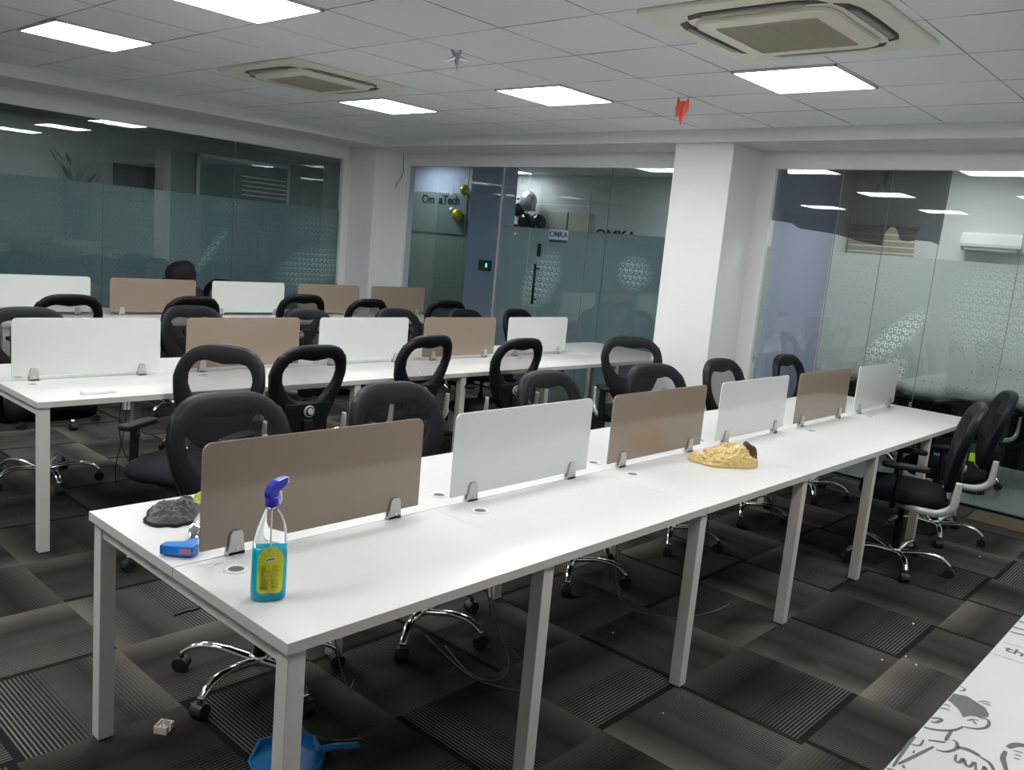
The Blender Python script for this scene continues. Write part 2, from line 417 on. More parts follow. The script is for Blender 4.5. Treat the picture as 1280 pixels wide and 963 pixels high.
# ------------------------------------------------------------------ room shell
XF, YL, XB, YB = 6.12, 7.45, -3.4, -3.2      # far wall, left wall, back walls
ZT = 2.54                                     # top of the glazing
ZS = 2.675                                    # underside of the perimeter bulkhead
struct(box(XB, XF+.02, YB, YL+.02, -.05, 0).build('floor', 'carpet'))
struct(box(XB, 5.6, YB, 6.72, ZC, ZC+.05).build('ceiling', 'ceiling'))
struct(box(5.54, XF+.12, YB, YL+.12, ZS, ZC+.05).build('trim_1', 'wall', bevel=.004))
struct(box(XB, 5.54, 6.70, YL+.12, ZS, ZC+.05).build('trim_2', 'wall', bevel=.004))
struct(box(XF-.01, XF+.12, YB, YL+.1, ZT, ZS).build('wall_far', 'wall'))
struct(box(XB, XF, YL, YL+.12, ZT, ZS).build('wall_left', 'wall'))
struct(box(XB-.1, XB, YB, YL+.1, 0, ZC).build('wall_back', 'wall'))
struct(box(XB, XF+.1, YB-.1, YB, 0, ZC).build('wall_right', 'wall'))
struct(box(5.60, XF+.12, 2.165, 2.735, 0, ZS).build('trim_3', 'wall', bevel=.006))       # square column
struct(box(5.60, XF+.12, 6.93, YL+.12, 0, ZS).build('trim_4', 'wall', bevel=.006))       # corner column
struct(box(XF-.01, XF+.12, 2.03, 2.165, 0, ZT).build('wall_far_jamb', 'wall'))
# glazing frames (thin white reveals)
def frame_y(name, y0, y1, z1=ZT, x=XF):       # frame round an opening in the far wall
    mb = MB()
    mb.box(x-.018, x+.03, y0, y0+.02, 0, z1); mb.box(x-.018, x+.03, y1-.02, y1, 0, z1); mb.box(x-.018, x+.03, y0, y1, z1-.015, z1)
    return struct(mb.build(name, 'ctrim'))
frame_y('trim_5', 2.735, 6.93); 
mb = MB(); mb.box(XF-.018, XF+.03, 2.012, 2.03, 0, ZT); mb.box(XF-.018, XF+.03, YB, 2.03, ZT-.012, ZT); struct(mb.build('trim_6', 'ctrim'))
mb = MB(); mb.box(5.50, 5.60, YL-.03, YL+.05, 0, ZT); mb.box(XB, 5.5, YL-.012, YL+.05, ZT-.012, ZT); struct(mb.build('trim_7', 'ctrim'))
struct(box(XF-.015, XF+.015, YB, 2.03, 0, .02).build('baseboard_far', 'black'))
struct(box(XF-.015, XF+.015, 2.735, 6.93, 0, .02).build('baseboard_far_left', 'black'))
struct(box(XB, 5.5, YL-.015, YL+.015, 0, .02).build('baseboard_left', 'black'))

def pane_y(mb, y0, y1, x, z0=.02, z1=ZT-.012):
    mb.add([(x, y0, z0), (x, y1, z0), (x, y1, z1), (x, y0, z1)], [(0, 1, 2, 3)])
def pane_x(mb, x0, x1, y, z0=.02, z1=ZT-.012):
    mb.add([(x0, y, z0), (x1, y, z0), (x1, y, z1), (x0, y, z1)], [(0, 1, 2, 3)])
# window_1: left wall
w = MB()
ex = [XB, -2.2, -.2, 1.2, 2.62, 4.05, 5.5]
for a, b in zip(ex[:-1], ex[1:]): pane_x(w, a+.002, b-.002, YL+.01)
w1 = struct(w.build('window_1', 'glassteal'))
s = MB()
for a in ex[1:-1]: s.box(a-.0015, a+.0015, YL+.006, YL+.014, .02, ZT-.012)
s.build('glass_joint', 'jointm', w1)
f = MB(); pane_x(f, XB, 5.5, YL+.022, .02, 1.905); f.build('frosted_film', 'film_left', w1)
# window_2: far wall, left part (beside the door)
w = MB()
for a, b in ((2.755, 3.78), (3.78, 4.02), (4.83, 5.28), (5.28, 5.85), (5.85, 6.91)): pane_y(w, a+.002, b-.002, XF+.01)
pane_y(w, 4.02, 4.83, XF+.01, 2.14)
w2 = struct(w.build('window_2', 'glassteal'))
s = MB()
for a in (3.78, 4.02, 5.85): s.box(XF+.006, XF+.014, a-.0015, a+.0015, .02, ZT-.012)
s.build('glass_joint', 'jointm', w2)
box(XF-.004, XF+.02, 5.268, 5.292, .0, ZT-.012).build('upright', 'aclouver', w2)
f = MB(); pane_y(f, 2.755, 4.02, XF+.022, .02, 1.875); pane_y(f, 4.83, 5.26, XF+.022, .02, 1.875); f.build('frosted_film', 'film_far', w2)
# door_1: frameless glass door
w = MB(); pane_y(w, 4.03, 4.82, XF+.008, .02, 2.13); d1 = struct(w.build('door_1', 'glassteal'))
f = MB(); pane_y(f, 4.03, 4.82, XF+.02, .02, 1.875); f.build('frosted_film', 'film_far', d1)
mb = MB(); mb.cyl((XF-.05, 4.645, 1.05), (XF-.05, 4.645, 1.49), .014); mb.cyl((XF-.05, 4.645, 1.10), (XF+.01, 4.645, 1.10), .008); mb.cyl((XF-.05, 4.645, 1.44), (XF+.01, 4.645, 1.44), .008)
mb.build('door_handle', 'black', d1)
box(XF-.02, XF+.004, 4.632, 4.668, 1.57, 1.71).build('door_lock', 'black', d1, bevel=.004)
mb = box(XF-.012, XF+.004, 4.76, 4.83, 2.05, 2.13); mb.box(XF-.012, XF+.004, 4.74, 4.83, .02, .09); mb.build('hinge_patch', 'steel', d1)
pl = box(XF-.004, XF+.006, 4.265, 4.525, 1.735, 1.872).build('name_plate', 'sign_pale', d1)
box(XF-.006, XF-.003, 4.268, 4.522, 1.737, 1.768).build('plate_band', 'sign_navy', pl)
def text(s, size, loc, mat, parent=None, name='sign_lettering', ext=.003, rot=None, sx=1.):
    c = bpy.data.curves.new(name, 'FONT'); c.body = s; c.size = size; c.extrude = ext; c.offset = size*.018; c.align_x = 'CENTER'
    c.materials.append(M[mat]); o = bpy.data.objects.new(name, c); COL.objects.link(o)
    if rot is None: rot = Matrix(((0, 0, -1), (-1, 0, 0), (0, 1, 0)))
    o.matrix_world = Matrix.Translation(loc) @ rot.to_4x4() @ Matrix.Diagonal((sx, 1, 1, 1))
    me = bpy.data.meshes.new_from_object(o); q = bpy.data.objects.new(name, me); COL.objects.link(q); q.matrix_world = o.matrix_world.copy()
    bpy.data.objects.remove(o)
    if parent is not None: q.parent = parent
    return q
t_ = text('OMKA', .085, (XF-.008, 4.395, 1.795), 'sign_navy', pl, 'plate_lettering', .001)
# window_3: far wall, right part
w = MB(); ey = [YB, -1.9, -.9, .03, .60, 1.02, 1.42, 2.01]
for a, b in zip(ey[:-1], ey[1:]): pane_y(w, a+.002, b-.002, XF+.01)
w3 = struct(w.build('window_3', 'glass'))
s = MB()
for a in ey[1:-1]: s.box(XF+.006, XF+.014, a-.0015, a+.0015, .02, ZT-.012)
s.build('glass_joint', 'jointm', w3)
f = MB(); pane_y(f, YB, 1.425, XF+.022, .02, 1.855); pane_y(f, 1.955, 2.01, XF+.022, .02, 1.855); f.build('frosted_film', 'film_right', w3)
# dark tint film with a torn lower edge
pts = [(2.01, ZT-.015), (.59, ZT-.015), (.60, 1.965), (.66, 1.985), (.78, 1.99), (.84, 1.975), (.90, 1.985), (.925, 2.05), (.955, 2.085), (.985, 2.085), (1.02, 2.04), (1.025, 1.93), (1.2, 1.95), (1.42, 2.0), (1.75, 2.03), (1.82, 2.07), (2.01, 2.09)]
f = MB(); f.add([(XF+.03, p[0], p[1]) for p in pts], [tuple(range(len(pts)))]); f.build('torn_dark_film', 'tint', w3)

# rooms behind the glass
XR, YR = 8.3, 2.16
struct(box(XF+.02, 13, YB, 13.5, -.06, -.01).build('floor_back_room', 'greyfloor'))
struct(box(XB, XF+.02, YL+.02, 13.5, -.06, -.01).build('floor_left_room', 'greyfloor'))
struct(box(XF+.12, 13, YB, 13.5, ZC, ZC+.05).build('ceiling_back_room', 'wallfar'))
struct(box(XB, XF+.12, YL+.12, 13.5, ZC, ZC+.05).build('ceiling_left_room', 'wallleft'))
struct(box(XR, XR+.1, YB, YR+.1, 0, ZC).build('wall_right_room_back', 'wallfar'))
struct(box(XF+.12, 7.9, YR, YR+.12, 0, ZC).build('wall_lilac', 'lilac'))
struct(box(7.9, XR, YR, YR+.12, 0, ZC).build('wall_right_room_left', 'wallfar'))
struct(box(XF+.02, XR, YB-.1, YB, 0, ZC).build('wall_right_room_near', 'wallfar'))
struct(box(9.3, 9.4, YR+.1, 9.4, 0, ZC).build('wall_reception', 'wallfar'))
struct(box(XR, 9.4, YR+.1, YR+.2, 0, ZC).build('wall_reception_end', 'wallfar'))
struct(box(7.0, 7.25, 6.10, 6.68, 0, ZC).build('trim_8', 'lilac'))
struct(box(12.9, 13, YB, 13.5, 0, ZC).build('wall_outer_back', 'wallfar'))
struct(box(XB, 13, 13.4, 13.5, 0, ZC).build('wall_outer_left', 'wallfar'))
struct(box(XB-.1, XB, YL+.1, 13.5, 0, ZC).build('wall_outer_near', 'wallfar'))
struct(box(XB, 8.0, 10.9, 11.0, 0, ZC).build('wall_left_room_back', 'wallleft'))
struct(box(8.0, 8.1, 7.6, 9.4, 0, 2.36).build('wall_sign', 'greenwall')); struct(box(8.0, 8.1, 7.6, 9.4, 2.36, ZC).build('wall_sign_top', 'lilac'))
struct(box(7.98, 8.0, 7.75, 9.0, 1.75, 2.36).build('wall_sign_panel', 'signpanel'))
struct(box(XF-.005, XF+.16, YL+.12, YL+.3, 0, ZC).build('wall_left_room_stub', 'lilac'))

# ------------------------------------------------------------------ ceiling fittings
def light_panel(x, y, label, s='led', group='square led panels in the office ceiling'):
    t = thing('ceiling_light', label, 'ceiling light', (x, y, ZC), 0, group)
    mb = MB(); a = .315
    for q in ((-a, a, -a, -a+.014), (-a, a, a-.014, a), (-a, -a+.014, -a, a), (a-.014, a, -a, a)): mb.box(*q, -.012, 0)
    mb.build('light_frame', 'ctrim', t)
    box(-a+.014, a-.014, -a+.014, a-.014, -.008, -.002).build('diffuser', s, t)
    return t
def tilec(B, a): return (GX+GT*(B+.5), GY-GT*(a+.5))
LP = [(-2, -1, 'glowing light panel cut off by the top edge, left of the silver star'),
      (-2, -4, 'glowing square light panel nearest the left end of the ceiling, above the left glass wall'),
      (2, -4, 'glowing light panel just behind the smaller looking air conditioner, near the far corner'),
      (2, -1, 'glowing square light panel between the silver star and the red hanging ornament'),
      (2, 2, 'glowing square light panel right beside the big ceiling air conditioner at upper right'),
      (-2, 2, 'square light panel above the near end of the first desk row'),
      (-6, -4, 'square light panel behind the camera on the left'), (-6, -1, 'square light panel behind the camera'),
      (-6, 2, 'square light panel behind the camera over the aisle'), (-2, 5, 'square light panel over the right aisle'),
      (2, 5, 'square light panel over the aisle at the far right')]
for B, a, lab in LP: light_panel(*tilec(B, a), lab)
light_panel(7.2, 1.0, 'light panel in the ceiling of the bright room behind the right glass', 'led3', 'light panels in the rooms behind the glass')
light_panel(7.3, -1.2, 'second light panel of the room behind the right glass', 'led3', 'light panels in the rooms behind the glass')
light_panel(8.75, 7.75, 'light panel above the balloons behind the far glass', 'led4', 'light panels in the rooms behind the glass')
light_panel(8.4, 4.2, 'light panel over the reception behind the far glass', 'led2', 'light panels in the rooms behind the glass')
light_panel(7.4, 8.4, 'light panel in front of the lettered wall behind the far glass', 'led2', 'light panels in the rooms behind the glass')
light_panel(3.0, 9.6, 'light panel in the dark room behind the left glass wall', 'led2', 'light panels in the rooms behind the glass')

def cassette(x, y, label):
    t = thing('ceiling_air_conditioner', label, 'air conditioner', (x, y, ZC), 0, 'cassette air conditioners in the ceiling')
    a = .515
    MB().prism(rrect(-a, a, -a, a, .03), 'z', -.022, 0).build('panel', 'ac', t, bevel=.006)
    # raised inner plate with rounded corners
    MB().prism(rrect(-.33, .33, -.33, .33, .09, 8), 'z', -.046, -.021).build('inner_plate', 'ac', t, bevel=.008)
    g_ = box(-.24, .24, -.24, .24, -.051, -.045).build('intake_grille', 'acgrille', t)
    mb = MB()
    for i in range(1, 4): mb.box(-.24, .24, -.24+.12*i-.002, -.24+.12*i+.002, -.054, -.05)
    for i in range(1, 40): mb.box(-.24+.012*i-.0012, -.24+.012*i+.0012, -.24, .24, -.0530, -.0505)
    mb.build('grille_rib', 'acgrille', g_)
    for k in range(4):
        R = Matrix.Rotation(k*PI/2, 4, 'Z')
        # outlet slot: dark curved trough, with a louver inside
        out = []; 
        L = .36
        top = [(-L+.08, .36), (-L, .385)]
        pts = [(-.33, .345), (-.30, .40), (-.22, .425), (0, .43), (.22, .425), (.30, .40), (.33, .345), (.26, .362), (0, .366), (-.26, .362)]
        P = [R @ Vector((p[0], p[1], 0)) for p in pts]
        mb = MB(); mb.prism([(p.x, p.y) for p in P], 'z', -.0245, -.018); sl = mb.build('air_slot', 'acdark', t)
        pts2 = [(-.25, .378), (-.22, .408), (0, .414), (.22, .408), (.25, .378), (0, .384)]
        P = [R @ Vector((p[0], p[1], 0)) for p in pts2]
        mb = MB(); mb.prism([(p.x, p.y) for p in P], 'z', -.034, -.024); mb.build('louver', 'aclouver', sl)
    return t
cassette(2.86, 4.26, 'smaller looking cream ceiling air conditioner at left, between two light panels')
cassette(2.86, .44, 'large looking square cream cassette air conditioner cut off by the top edge at upper right')

# star ornament and red ornament
def star_mesh(R, r, d, n=5):
    vs = [(0, d, 0), (0, -d, 0)]; fs = []
    for i in range(2*n):
        q = R if i % 2 == 0 else r; a = PI*i/n
        vs.append((q*math.sin(a), 0, q*math.cos(a)))
    for i in range(2*n):
        j = (i+1) % (2*n); fs += [(0, 2+i, 2+j), (1, 2+j, 2+i)]
    return MB().add(vs, fs)
st = thing('star_ornament', 'silver five pointed foil star hanging from the ceiling tiles', 'ornament', (2.62, 2.423, 2.745))
o = star_mesh(.088, .021, .020).build('star', 'foil', st); o.rotation_euler = (.25, .55, math.radians(-43))
MB().tube([(0, 0, .0), (.002, 0, ZC-2.745)], .0008, 5).build('thread', 'string', st)
MB().tube([(0, .0, -.02), (.002, 0, -.07), (-.004, 0, -.115)], .001, 5).build('tassel', 'string', st)
rd = thing('red_ornament', 'small red folded foil ornament hanging from the ceiling near the far column', 'ornament', (4.15, 1.79, 2.675))
ol = [(-.046, .010), (-.036, .088), (-.020, .058), (.006, .062), (.022, .060), (.040, .096), (.046, .020), (.022, -.040), (.002, -.102), (-.022, -.035), (-.040, -.060)]
mb = MB(); mb.add([(0, -.032, .012), (0, .032, .012)]+[(x, 0, z) for x, z in ol], [(0, 2+i, 2+(i+1) % 11) for i in range(11)]+[(1, 2+(i+1) % 11, 2+i) for i in range(11)])
o = mb.build('folded_star', 'red', rd); o.rotation_euler = (0, 0, math.radians(-43))
MB().tube([(0, 0, .06), (0, 0, ZC-2.675)], .0008, 5).build('thread', 'string', rd)

# ------------------------------------------------------------------ desks
def bench(name, label, x0, y0, n, pitch, length, W=1.088, sides=(0, 1)):
    t = thing(name, label, 'desk', (x0, y0, 0), 0, 'long white bench desks')
    h = .75; th = .028
    for k in range(n):
        xa = k*pitch; xb = (k+1)*pitch if k < n-1 else length
        for s in sides:
            ya, yb = (0, W/2-.002) if s == 0 else (W/2+.002, W)
            d = box(xa+.0006, xb-.0003, ya, yb, h-.0015, h).build('desktop', 'laminate', t)
            box(xa+.0006, xb-.0006, ya, yb, h-th, h-.0015).build('edge_band', 'edge', d)
            gx = xa+.125; gy = W/2-.105 if s == 0 else W/2+.105
            r = .032; mb = MB()
            mb.lathe([(r*.68, .0), (r, .0), (r, .002), (r*.94, .0035), (r*.70, .0035), (r*.68, .001)], (gx, gy, h), 28)
            gr = mb.build('cable_grommet', 'grommet', t)
            MB().lathe([(r*.66, -.0), (r*.66, .0012)], (gx, gy, h), 24).build('grommet_hole', 'dark_hole', gr)
    xs = [.012]+[pitch*k-.024 for k in range(1, n)]+[length-.06]
    for x in xs:
        for y in (.012, W-.060):
            lg = box(x, x+.048, y, y+.048, .006, h-th-.001).build('leg', 'legs', t, bevel=.002)
            box(x+.004, x+.044, y+.004, y+.044, 0, .006).build('foot', 'black', lg)
        box(x+.008, x+.040, .06, W-.06, h-th-.045, h-th-.001).build('cross_beam', 'legs', t)
    box(.95, length-.03, W/2-.10, W/2-.096, .62, .70).build('cable_tray', 'tray', t)
    return t
R1 = (0, 0, 6, .928, 5.585); R2 = (.40, 2.70, 6, .93, 5.70); R3 = (1.12, 5.56, 5, .953, 4.72)
bench('bench_desk', 'long white desk row in front, with the blue spray bottle and yellow bag on it', *R1)
bench('bench_desk', 'long white desk row in the middle, with the white remote control on its near corner', *R2)
bench('bench_desk', 'long white desk row at the back by the left glass wall', *R3)

def divider(x, y, wdt, kind, label):
    t = thing('desk_divider', label, 'desk divider', (x, y, .75), 0, '%s glass desk dividers' % ('brown' if kind == 'brown_glass' else 'white'))
    MB().prism(rrect(0, wdt, .026, .328, .0, 5, rs=(.003, .003, .026, .026)), 'y', -.003, .003).build('glass_panel', kind, t, bevel=.0008)
    for cx in (.105, wdt-.105):
        mb = MB()
        for s in (-1, 1):
            pts = [(cx-.026, 0), (cx+.026, 0), (cx+.019, .062), (cx+.012, .070), (cx-.012, .070), (cx-.019, .062)]
            a, b = (.0032, .012) if s > 0 else (-.012, -.0032)
            mb.prism(pts, 'y', a, b)
        mb.box(cx-.026, cx+.026, -.012, .012, 0, .010)
        c = mb.build('clamp', 'clamp', t, bevel=.0015)
        m2 = MB(); m2.cyl((cx, -.0145, .018), (cx, -.0115, .018), .005, n=10); m2.build('screw', 'steel', c)
    return t
bw = ['brown_glass', 'white_glass']
L1 = ['brown glass divider nearest the camera, with the spray bottle standing before it',
      'white glass divider in the front row, right of the one by the spray bottle',
      'brown glass divider in the front row, left of the yellow bag',
      'white glass divider in the front row, just behind the yellow bag',
      'brown glass divider in the front row, last brown one towards the right',
      'white glass divider at the far right end of the front row']
for k in range(6): divider(.075+.930*k, .544, .780, bw[k % 2], L1[k])
L2 = ['white glass divider at the left end of the middle row, behind the remote control',
      'brown glass divider in the middle row, behind the two empty chair backs',
      'white glass divider in the centre of the middle row',
      'brown glass divider in the middle row, second from the right',
      'white glass divider at the right end of the middle row, near the glass door']
for k in range(5): divider(.462+.932*k, 3.245, .775, bw[(k+1) % 2], L2[k])
L3 = ['white glass divider in the back row, cut off by the left edge of the picture',
      'brown glass divider in the back row with the head in a black cap behind it',
      'white glass divider in the back row, right of the person in the cap',
      'brown glass divider in the back row, before the end of the left glass wall',
      'brown glass divider at the right end of the back row, before the corner column']
k3 = ['white_glass', 'brown_glass', 'white_glass', 'brown_glass', 'brown_glass']
for k in range(5): divider(1.18+.955*k, 6.10, .79, k3[k], L3[k])

# ------------------------------------------------------------------ office chair (faces +Y, origin on the floor)
def back_y(x, z): 
    t = (z-.50)/.53
    return -.215-.02*t-.085*t*t+.32*x*x
def outline(scale=1.0, n=64, top=1.03, bot=.50):
    # rounded trapezoid: wide in the upper middle, narrowing downward
    pts = []
    for i in range(n):
        a = 2*PI*i/n
        ca, sa = math.cos(a), math.sin(a)
        e = 2/4.2
        x = math.copysign(abs(ca)**e, ca); z = math.copysign(abs(sa)**e, sa)
        zc = (top+bot)/2; hh = (top-bot)/2*scale
        t = (z+1)/2
        w = .135+.118*min(1, t/.60)**.9 if t < .60 else .253-.030*((t-.60)/.40)**1.5
        pts.append((x*w*scale, zc+z*hh-.012*(x*x)*(z > .8)))
    return pts
def opening(n=64):
    pts = []
    for i in range(n):
        a = 2*PI*i/n; ca, sa = math.cos(a), math.sin(a); e = 2/(5.0 if sa > 0 else 3.0)
        x = math.copysign(abs(ca)**e, ca); z = math.copysign(abs(sa)**e, sa)
        t = (z+1)/2
        w = .110+.082*min(1, t/.60) if t < .60 else .192-.030*((t-.60)/.40)
        zz = .822+z*.128
        if z > .8: zz -= .014*(math.cos(x*PI/1.1) > 0)*max(0, math.cos(x*PI/1.1))
        pts.append((x*w, zz))
    return pts
def make_chair(arms=True):
    t = thing('office_chair', 'x', 'chair')
    # five-star base
    for k in range(5):
        a = 2*PI*k/5
        R = Matrix.Rotation(a, 4, 'Z')
        P = [(.022, .085), (.08, .098), (.15, .112), (.215, .112), (.265, .095), (.300, .066)]
        path = smoothpath([R @ Vector((p[0], 0, p[1])) for p in P], 4)
        rad = [.019-.006*i/(len(path)-1) for i in range(len(path))]
        lg = MB().tube(path, rad, 10, flat=(1.15, .75)).build('leg', 'chrome', t)
        c = Vector((.298, 0, 0)); mb = MB()
        yw = .027
        for s in (-1, 1):
            q0 = R @ Vector((.298+.0, s*.006, .026)); q1 = R @ Vector((.298+.0, s*.024, .026))
            mb.cyl(q0, q1, .026, n=16)
        mb.cyl(R @ Vector((.298, 0, .02)), R @ Vector((.298, 0, .072)), .010, n=10)
        hood = [(.298+.029*math.cos(q), .026+.029*math.sin(q)) for q in [PI*i/8 for i in range(9)]]
        V = []
        for s in (-.022, .022): V += [R @ Vector((h[0], s, h[1])) for h in hood]
        mb.add(V, [tuple(range(9)), tuple(range(9, 18))[::-1]]+[(i, i+1, 10+i, 9+i) for i in range(8)])
        mb.build('caster', 'caster', lg)
    MB().lathe([(.030, .070), (.036, .078), (.036, .105), (.030, .112)], n=24).build('hub', 'chrome', t)
    MB().lathe([(.026, .10), (.026, .27), (.024, .275), (.015, .276), (.015, .41)], n=20).build('gas_cylinder', 'black', t)
    mb = box(-.07, .07, -.13, .10, .395, .432); mb.tube([(.05, .02, .41), (.16, .03, .405), (.24, .03, .40)], [.005, .005, .008], 8)
    mb.build('tilt_mechanism', 'black', t, bevel=.006)
    # seat cushion
    rings = []
    for (sc, z) in ((.90, .425), (.98, .438), (1.0, .458), (.985, .480), (.93, .496), (.80, .505), (.5, .509), (.1, .510)):
        r = []
        for i in range(36):
            a = 2*PI*i/36; e = 2/3.6; ca, sa = math.cos(a), math.sin(a)
            x = math.copysign(abs(ca)**e, ca)*.240*sc; y = math.copysign(abs(sa)**e, sa)*.235*sc+.015
            r.append((x*(1+.12*y), y, z-(.02*max(0, (y-.15)/.1) if z > .45 else 0)))
        rings.append(r)
    MB().loft(rings).build('seat', 'fabric', t)
    # thick back frame: outer outline minus opening, plus the solid lower part
    OUT, OPN = outline(), opening()
    prof = [(0, -.016, .35), (0, .010, 0), (.05, .018, 0), (.95, .014, 0), (1., .004, 0), (1., -.012, 0), (.85, -.026, 0), (.45, -.032, 0), (.12, -.027, 0)]
    n = len(OUT); vs = []; m = len(prof)
    for i in range(n):
        xo, zo = OUT[i]; xi, zi = OPN[i]
        for (f, d, _) in prof:
            x = xo+(xi-xo)*f; z = zo+(zi-zo)*f
            vs.append((x, back_y(x, z)+d, z))
    fs = [(i*m+j, i*m+(j+1) % m, ((i+1) % n)*m+(j+1) % m, ((i+1) % n)*m+j) for i in range(n) for j in range(m)]
    MB().add(vs, fs, True).build('back_frame', 'black', t)
    # net stretched over the front of the back
    rings = []
    for q in (1., .9, .75, .55, .3, .02):
        r = []
        for (x, z) in OUT:
            xx = x*.97*q; zz = .765+(z-.765)*.97*q
            r.append((xx, back_y(xx, zz)+.024-.010*(q > .95), zz))
        rings.append(r)
    MB().loft(rings, cap=False).build('mesh_back', 'mesh', t)
    # lumbar panel and its knob
    mb = MB(); vs = []; nn = 9
    prs = [(.69, .15), (.66, .16), (.60, .145), (.54, .125), (.50, .10)]
    rr = []
    for z, w_ in prs:
        rr.append([(w_*(2*i/(nn-1)-1), back_y(w_*(2*i/(nn-1)-1), z)-.028, z) for i in range(nn)]+[(w_*(1-2*i/(nn-1)), back_y(w_*(1-2*i/(nn-1)), z)-.044, z) for i in range(nn)])
    mb.loft(rr).build('lumbar_panel', 'black', t, bevel=.003)
    yk = back_y(0, .645)-.044
    kn = MB(); kn.cyl((0, yk+.004, .645), (0, yk-.010, .645), .036, .034, n=28); kn = kn.build('lumbar_knob', 'silver', t, bevel=.003)
    k2 = MB(); k2.cyl((0, yk-.006, .645), (0, yk-.013, .645), .027, n=24); k2.build('knob_ring', 'black', kn)
    k3_ = MB(); k3_.cyl((0, yk-.010, .645), (0, yk-.022, .645), .020, .018, n=24); k3_.build('knob_cap', 'silver', kn, bevel=.002)
    # spine from the mechanism to the back
    MB().tube(smoothpath([(0, -.10, .415), (0, -.20, .408), (0, -.262, .44), (0, -.275, .52), (0, -.270, .60)], 4), .020, 10, flat=(1.7, .55)).build('back_spine', 'black', t)
    for s in (-1, 1):
        pth = smoothpath([(s*.16, .04, .412), (s*.235, -.06, .412), (s*.262, -.17, .418), (s*.268, -.235, .462), (s*.268, -.246, .53), (s*.268, -.250, .610)], 5)
        MB().tube(pth, [.013+.006*math.sin(PI*i/len(pth)) for i in range(len(pth))], 8, flat=(.7, 1.2)).build('arm_bracket', 'silver', t, bevel=0)
        if arms:
            mb = MB(); mb.tube(smoothpath([(s*.17, .06, .415), (s*.245, .06, .42), (s*.262, .055, .47), (s*.262, .05, .635)], 4), .020, 10, flat=(.8, 1.3))
            ar = mb.build('armrest', 'black', t)
            MB().prism(rrect(s*.262-.036, s*.262+.036, -.10, .15, .03, 6), 'z', .635, .662).build('arm_pad', 'black', ar, bevel=.008)
    return t
proto_a = make_chair(True); proto_b = make_chair(False)
def fill_kids():
    KIDS.clear()
    for o in COL.objects:
        if o.parent is not None: KIDS.setdefault(o.parent.name, []).append(o)
fill_kids()
used = {}
def place_chair(x, y, face, label, group, base=70, dz=0, arms=True):
    src = proto_a if arms else proto_b
    if id(src) in used: o = copy_tree(src)
    else: o = src; used[id(src)] = 1
    o.location = (x, y, 0); rz = math.radians(face-90); o.rotation_euler = (0, 0, rz)
    o['label'] = label; o['group'] = group
    for c in [k for k in COL.objects if k.parent == o]:
        nm = c.name.split('.')[0]
        if nm in ('leg', 'hub'): c.rotation_euler = (0, 0, math.radians(base)-rz)
        elif nm != 'gas_cylinder': c.location.z = dz
    return o
ga, gb, gc, gd, ge = ('chairs on the far side of the front desk row', 'chairs on the near side of the middle desk row', 'chairs on the far side of the middle desk row', 'chairs on the near side of the back desk row', 'chairs in the right aisle')
CH = [
 (.60, 1.06, 270, 'black mesh back office chair facing us behind the nearest brown divider', ga, 55, 0, 1),
 (1.36, 1.02, 268, 'office chair facing us between the nearest brown divider and the white one beside it', ga, 70, 0, 1),
 (2.42, 1.03, 270, 'black mesh back office chair facing us above the first white divider of the front row', ga, 70, 0, 1),
 (3.36, 1.02, 257, 'black office chair facing us right behind the brown divider left of the yellow bag', ga, 66, 0, 1),
 (4.25, 1.01, 268, 'black office chair facing us in front of the white column, left of another alike', ga, 62, 0, 1),
 (5.24, .99, 270, 'black office chair facing us at the far right end of the front row', ga, 70, 0, 1),
 (.95, 2.31, 211, 'office chair turned towards the left edge, its open back right above the nearest chair', gb, 40, 0, 1),
 (1.72, 2.73, 92, 'office chair seen from behind with a round silver knob, above the nearest brown divider', gb, 60, 0, 0),
 (2.66, 2.84, 96, 'office chair seen from behind in front of the middle row, just left of picture centre', gb, 50, .025, 1),
 (3.50, 2.76, 90, 'narrow looking office chair seen from behind, below the last white divider of the middle row', gb, 70, 0, 1),
 (4.49, 2.13, 227, 'black office chair turned aside, its wide open back against the white column', gb, 62, 0, 1),
 (.84, 3.88, 270, 'office chair at the left picture edge behind the first white divider of the middle row', gc, 50, 0, 1),
 (1.98, 4.05, 268, 'office chair facing us in the gap between the left white and left brown middle dividers', gc, 70, 0, 1),
 (2.88, 3.92, 270, 'office chair facing us in the gap left of the centre white divider, middle row', gc, 70, 0, 1),
 (3.80, 3.96, 265, 'office chair facing us in the gap right of the centre white divider, middle row', gc, 66, 0, 1),
 (4.66, 3.95, 270, 'black office chair just peeking over the right brown divider of the middle row', gc, 70, 0, 1),
 (5.50, 4.02, 275, 'office chair peeking over the last white divider of the middle row, by the door', gc, 60, 0, 1),
 (1.42, 5.36, 90, 'office chair seen from behind before the left white divider of the back row', gd, 60, 0, 1),
 (2.38, 5.38, 92, 'black office chair seen from behind just below the person in the black cap', gd, 70, 0, 1),
 (3.56, 5.55, 88, 'office chair seen from behind, just right of the back row\'s second white divider', gd, 70, .02, 1),
 (4.20, 5.42, 92, 'office chair seen from behind before the last two brown dividers, back row', gd, 50, 0, 1),
 (5.32, 5.42, 80, 'office chair before dark glass, right of the last brown divider of the back row', gd, 60, 0, 1),
 (1.25, 7.02, 270, 'black office chair behind the back row at the left picture edge', 'chair behind the back row', 70, 0, 1),
 (4.18, -.02, 108, 'black office chair in the right aisle with silver bracket, nearer of the pair', ge, 66, 0, 1),
 (5.06, .02, 112, 'black office chair in the right aisle, the farther one next to the glass wall', ge, 60, 0, 1),
]
for x, y, f, lab, grp, bs, dz, ar in CH: place_chair(x, y, f, lab, grp, bs, dz, bool(ar))
gh = 'chairs in the room behind the right glass'
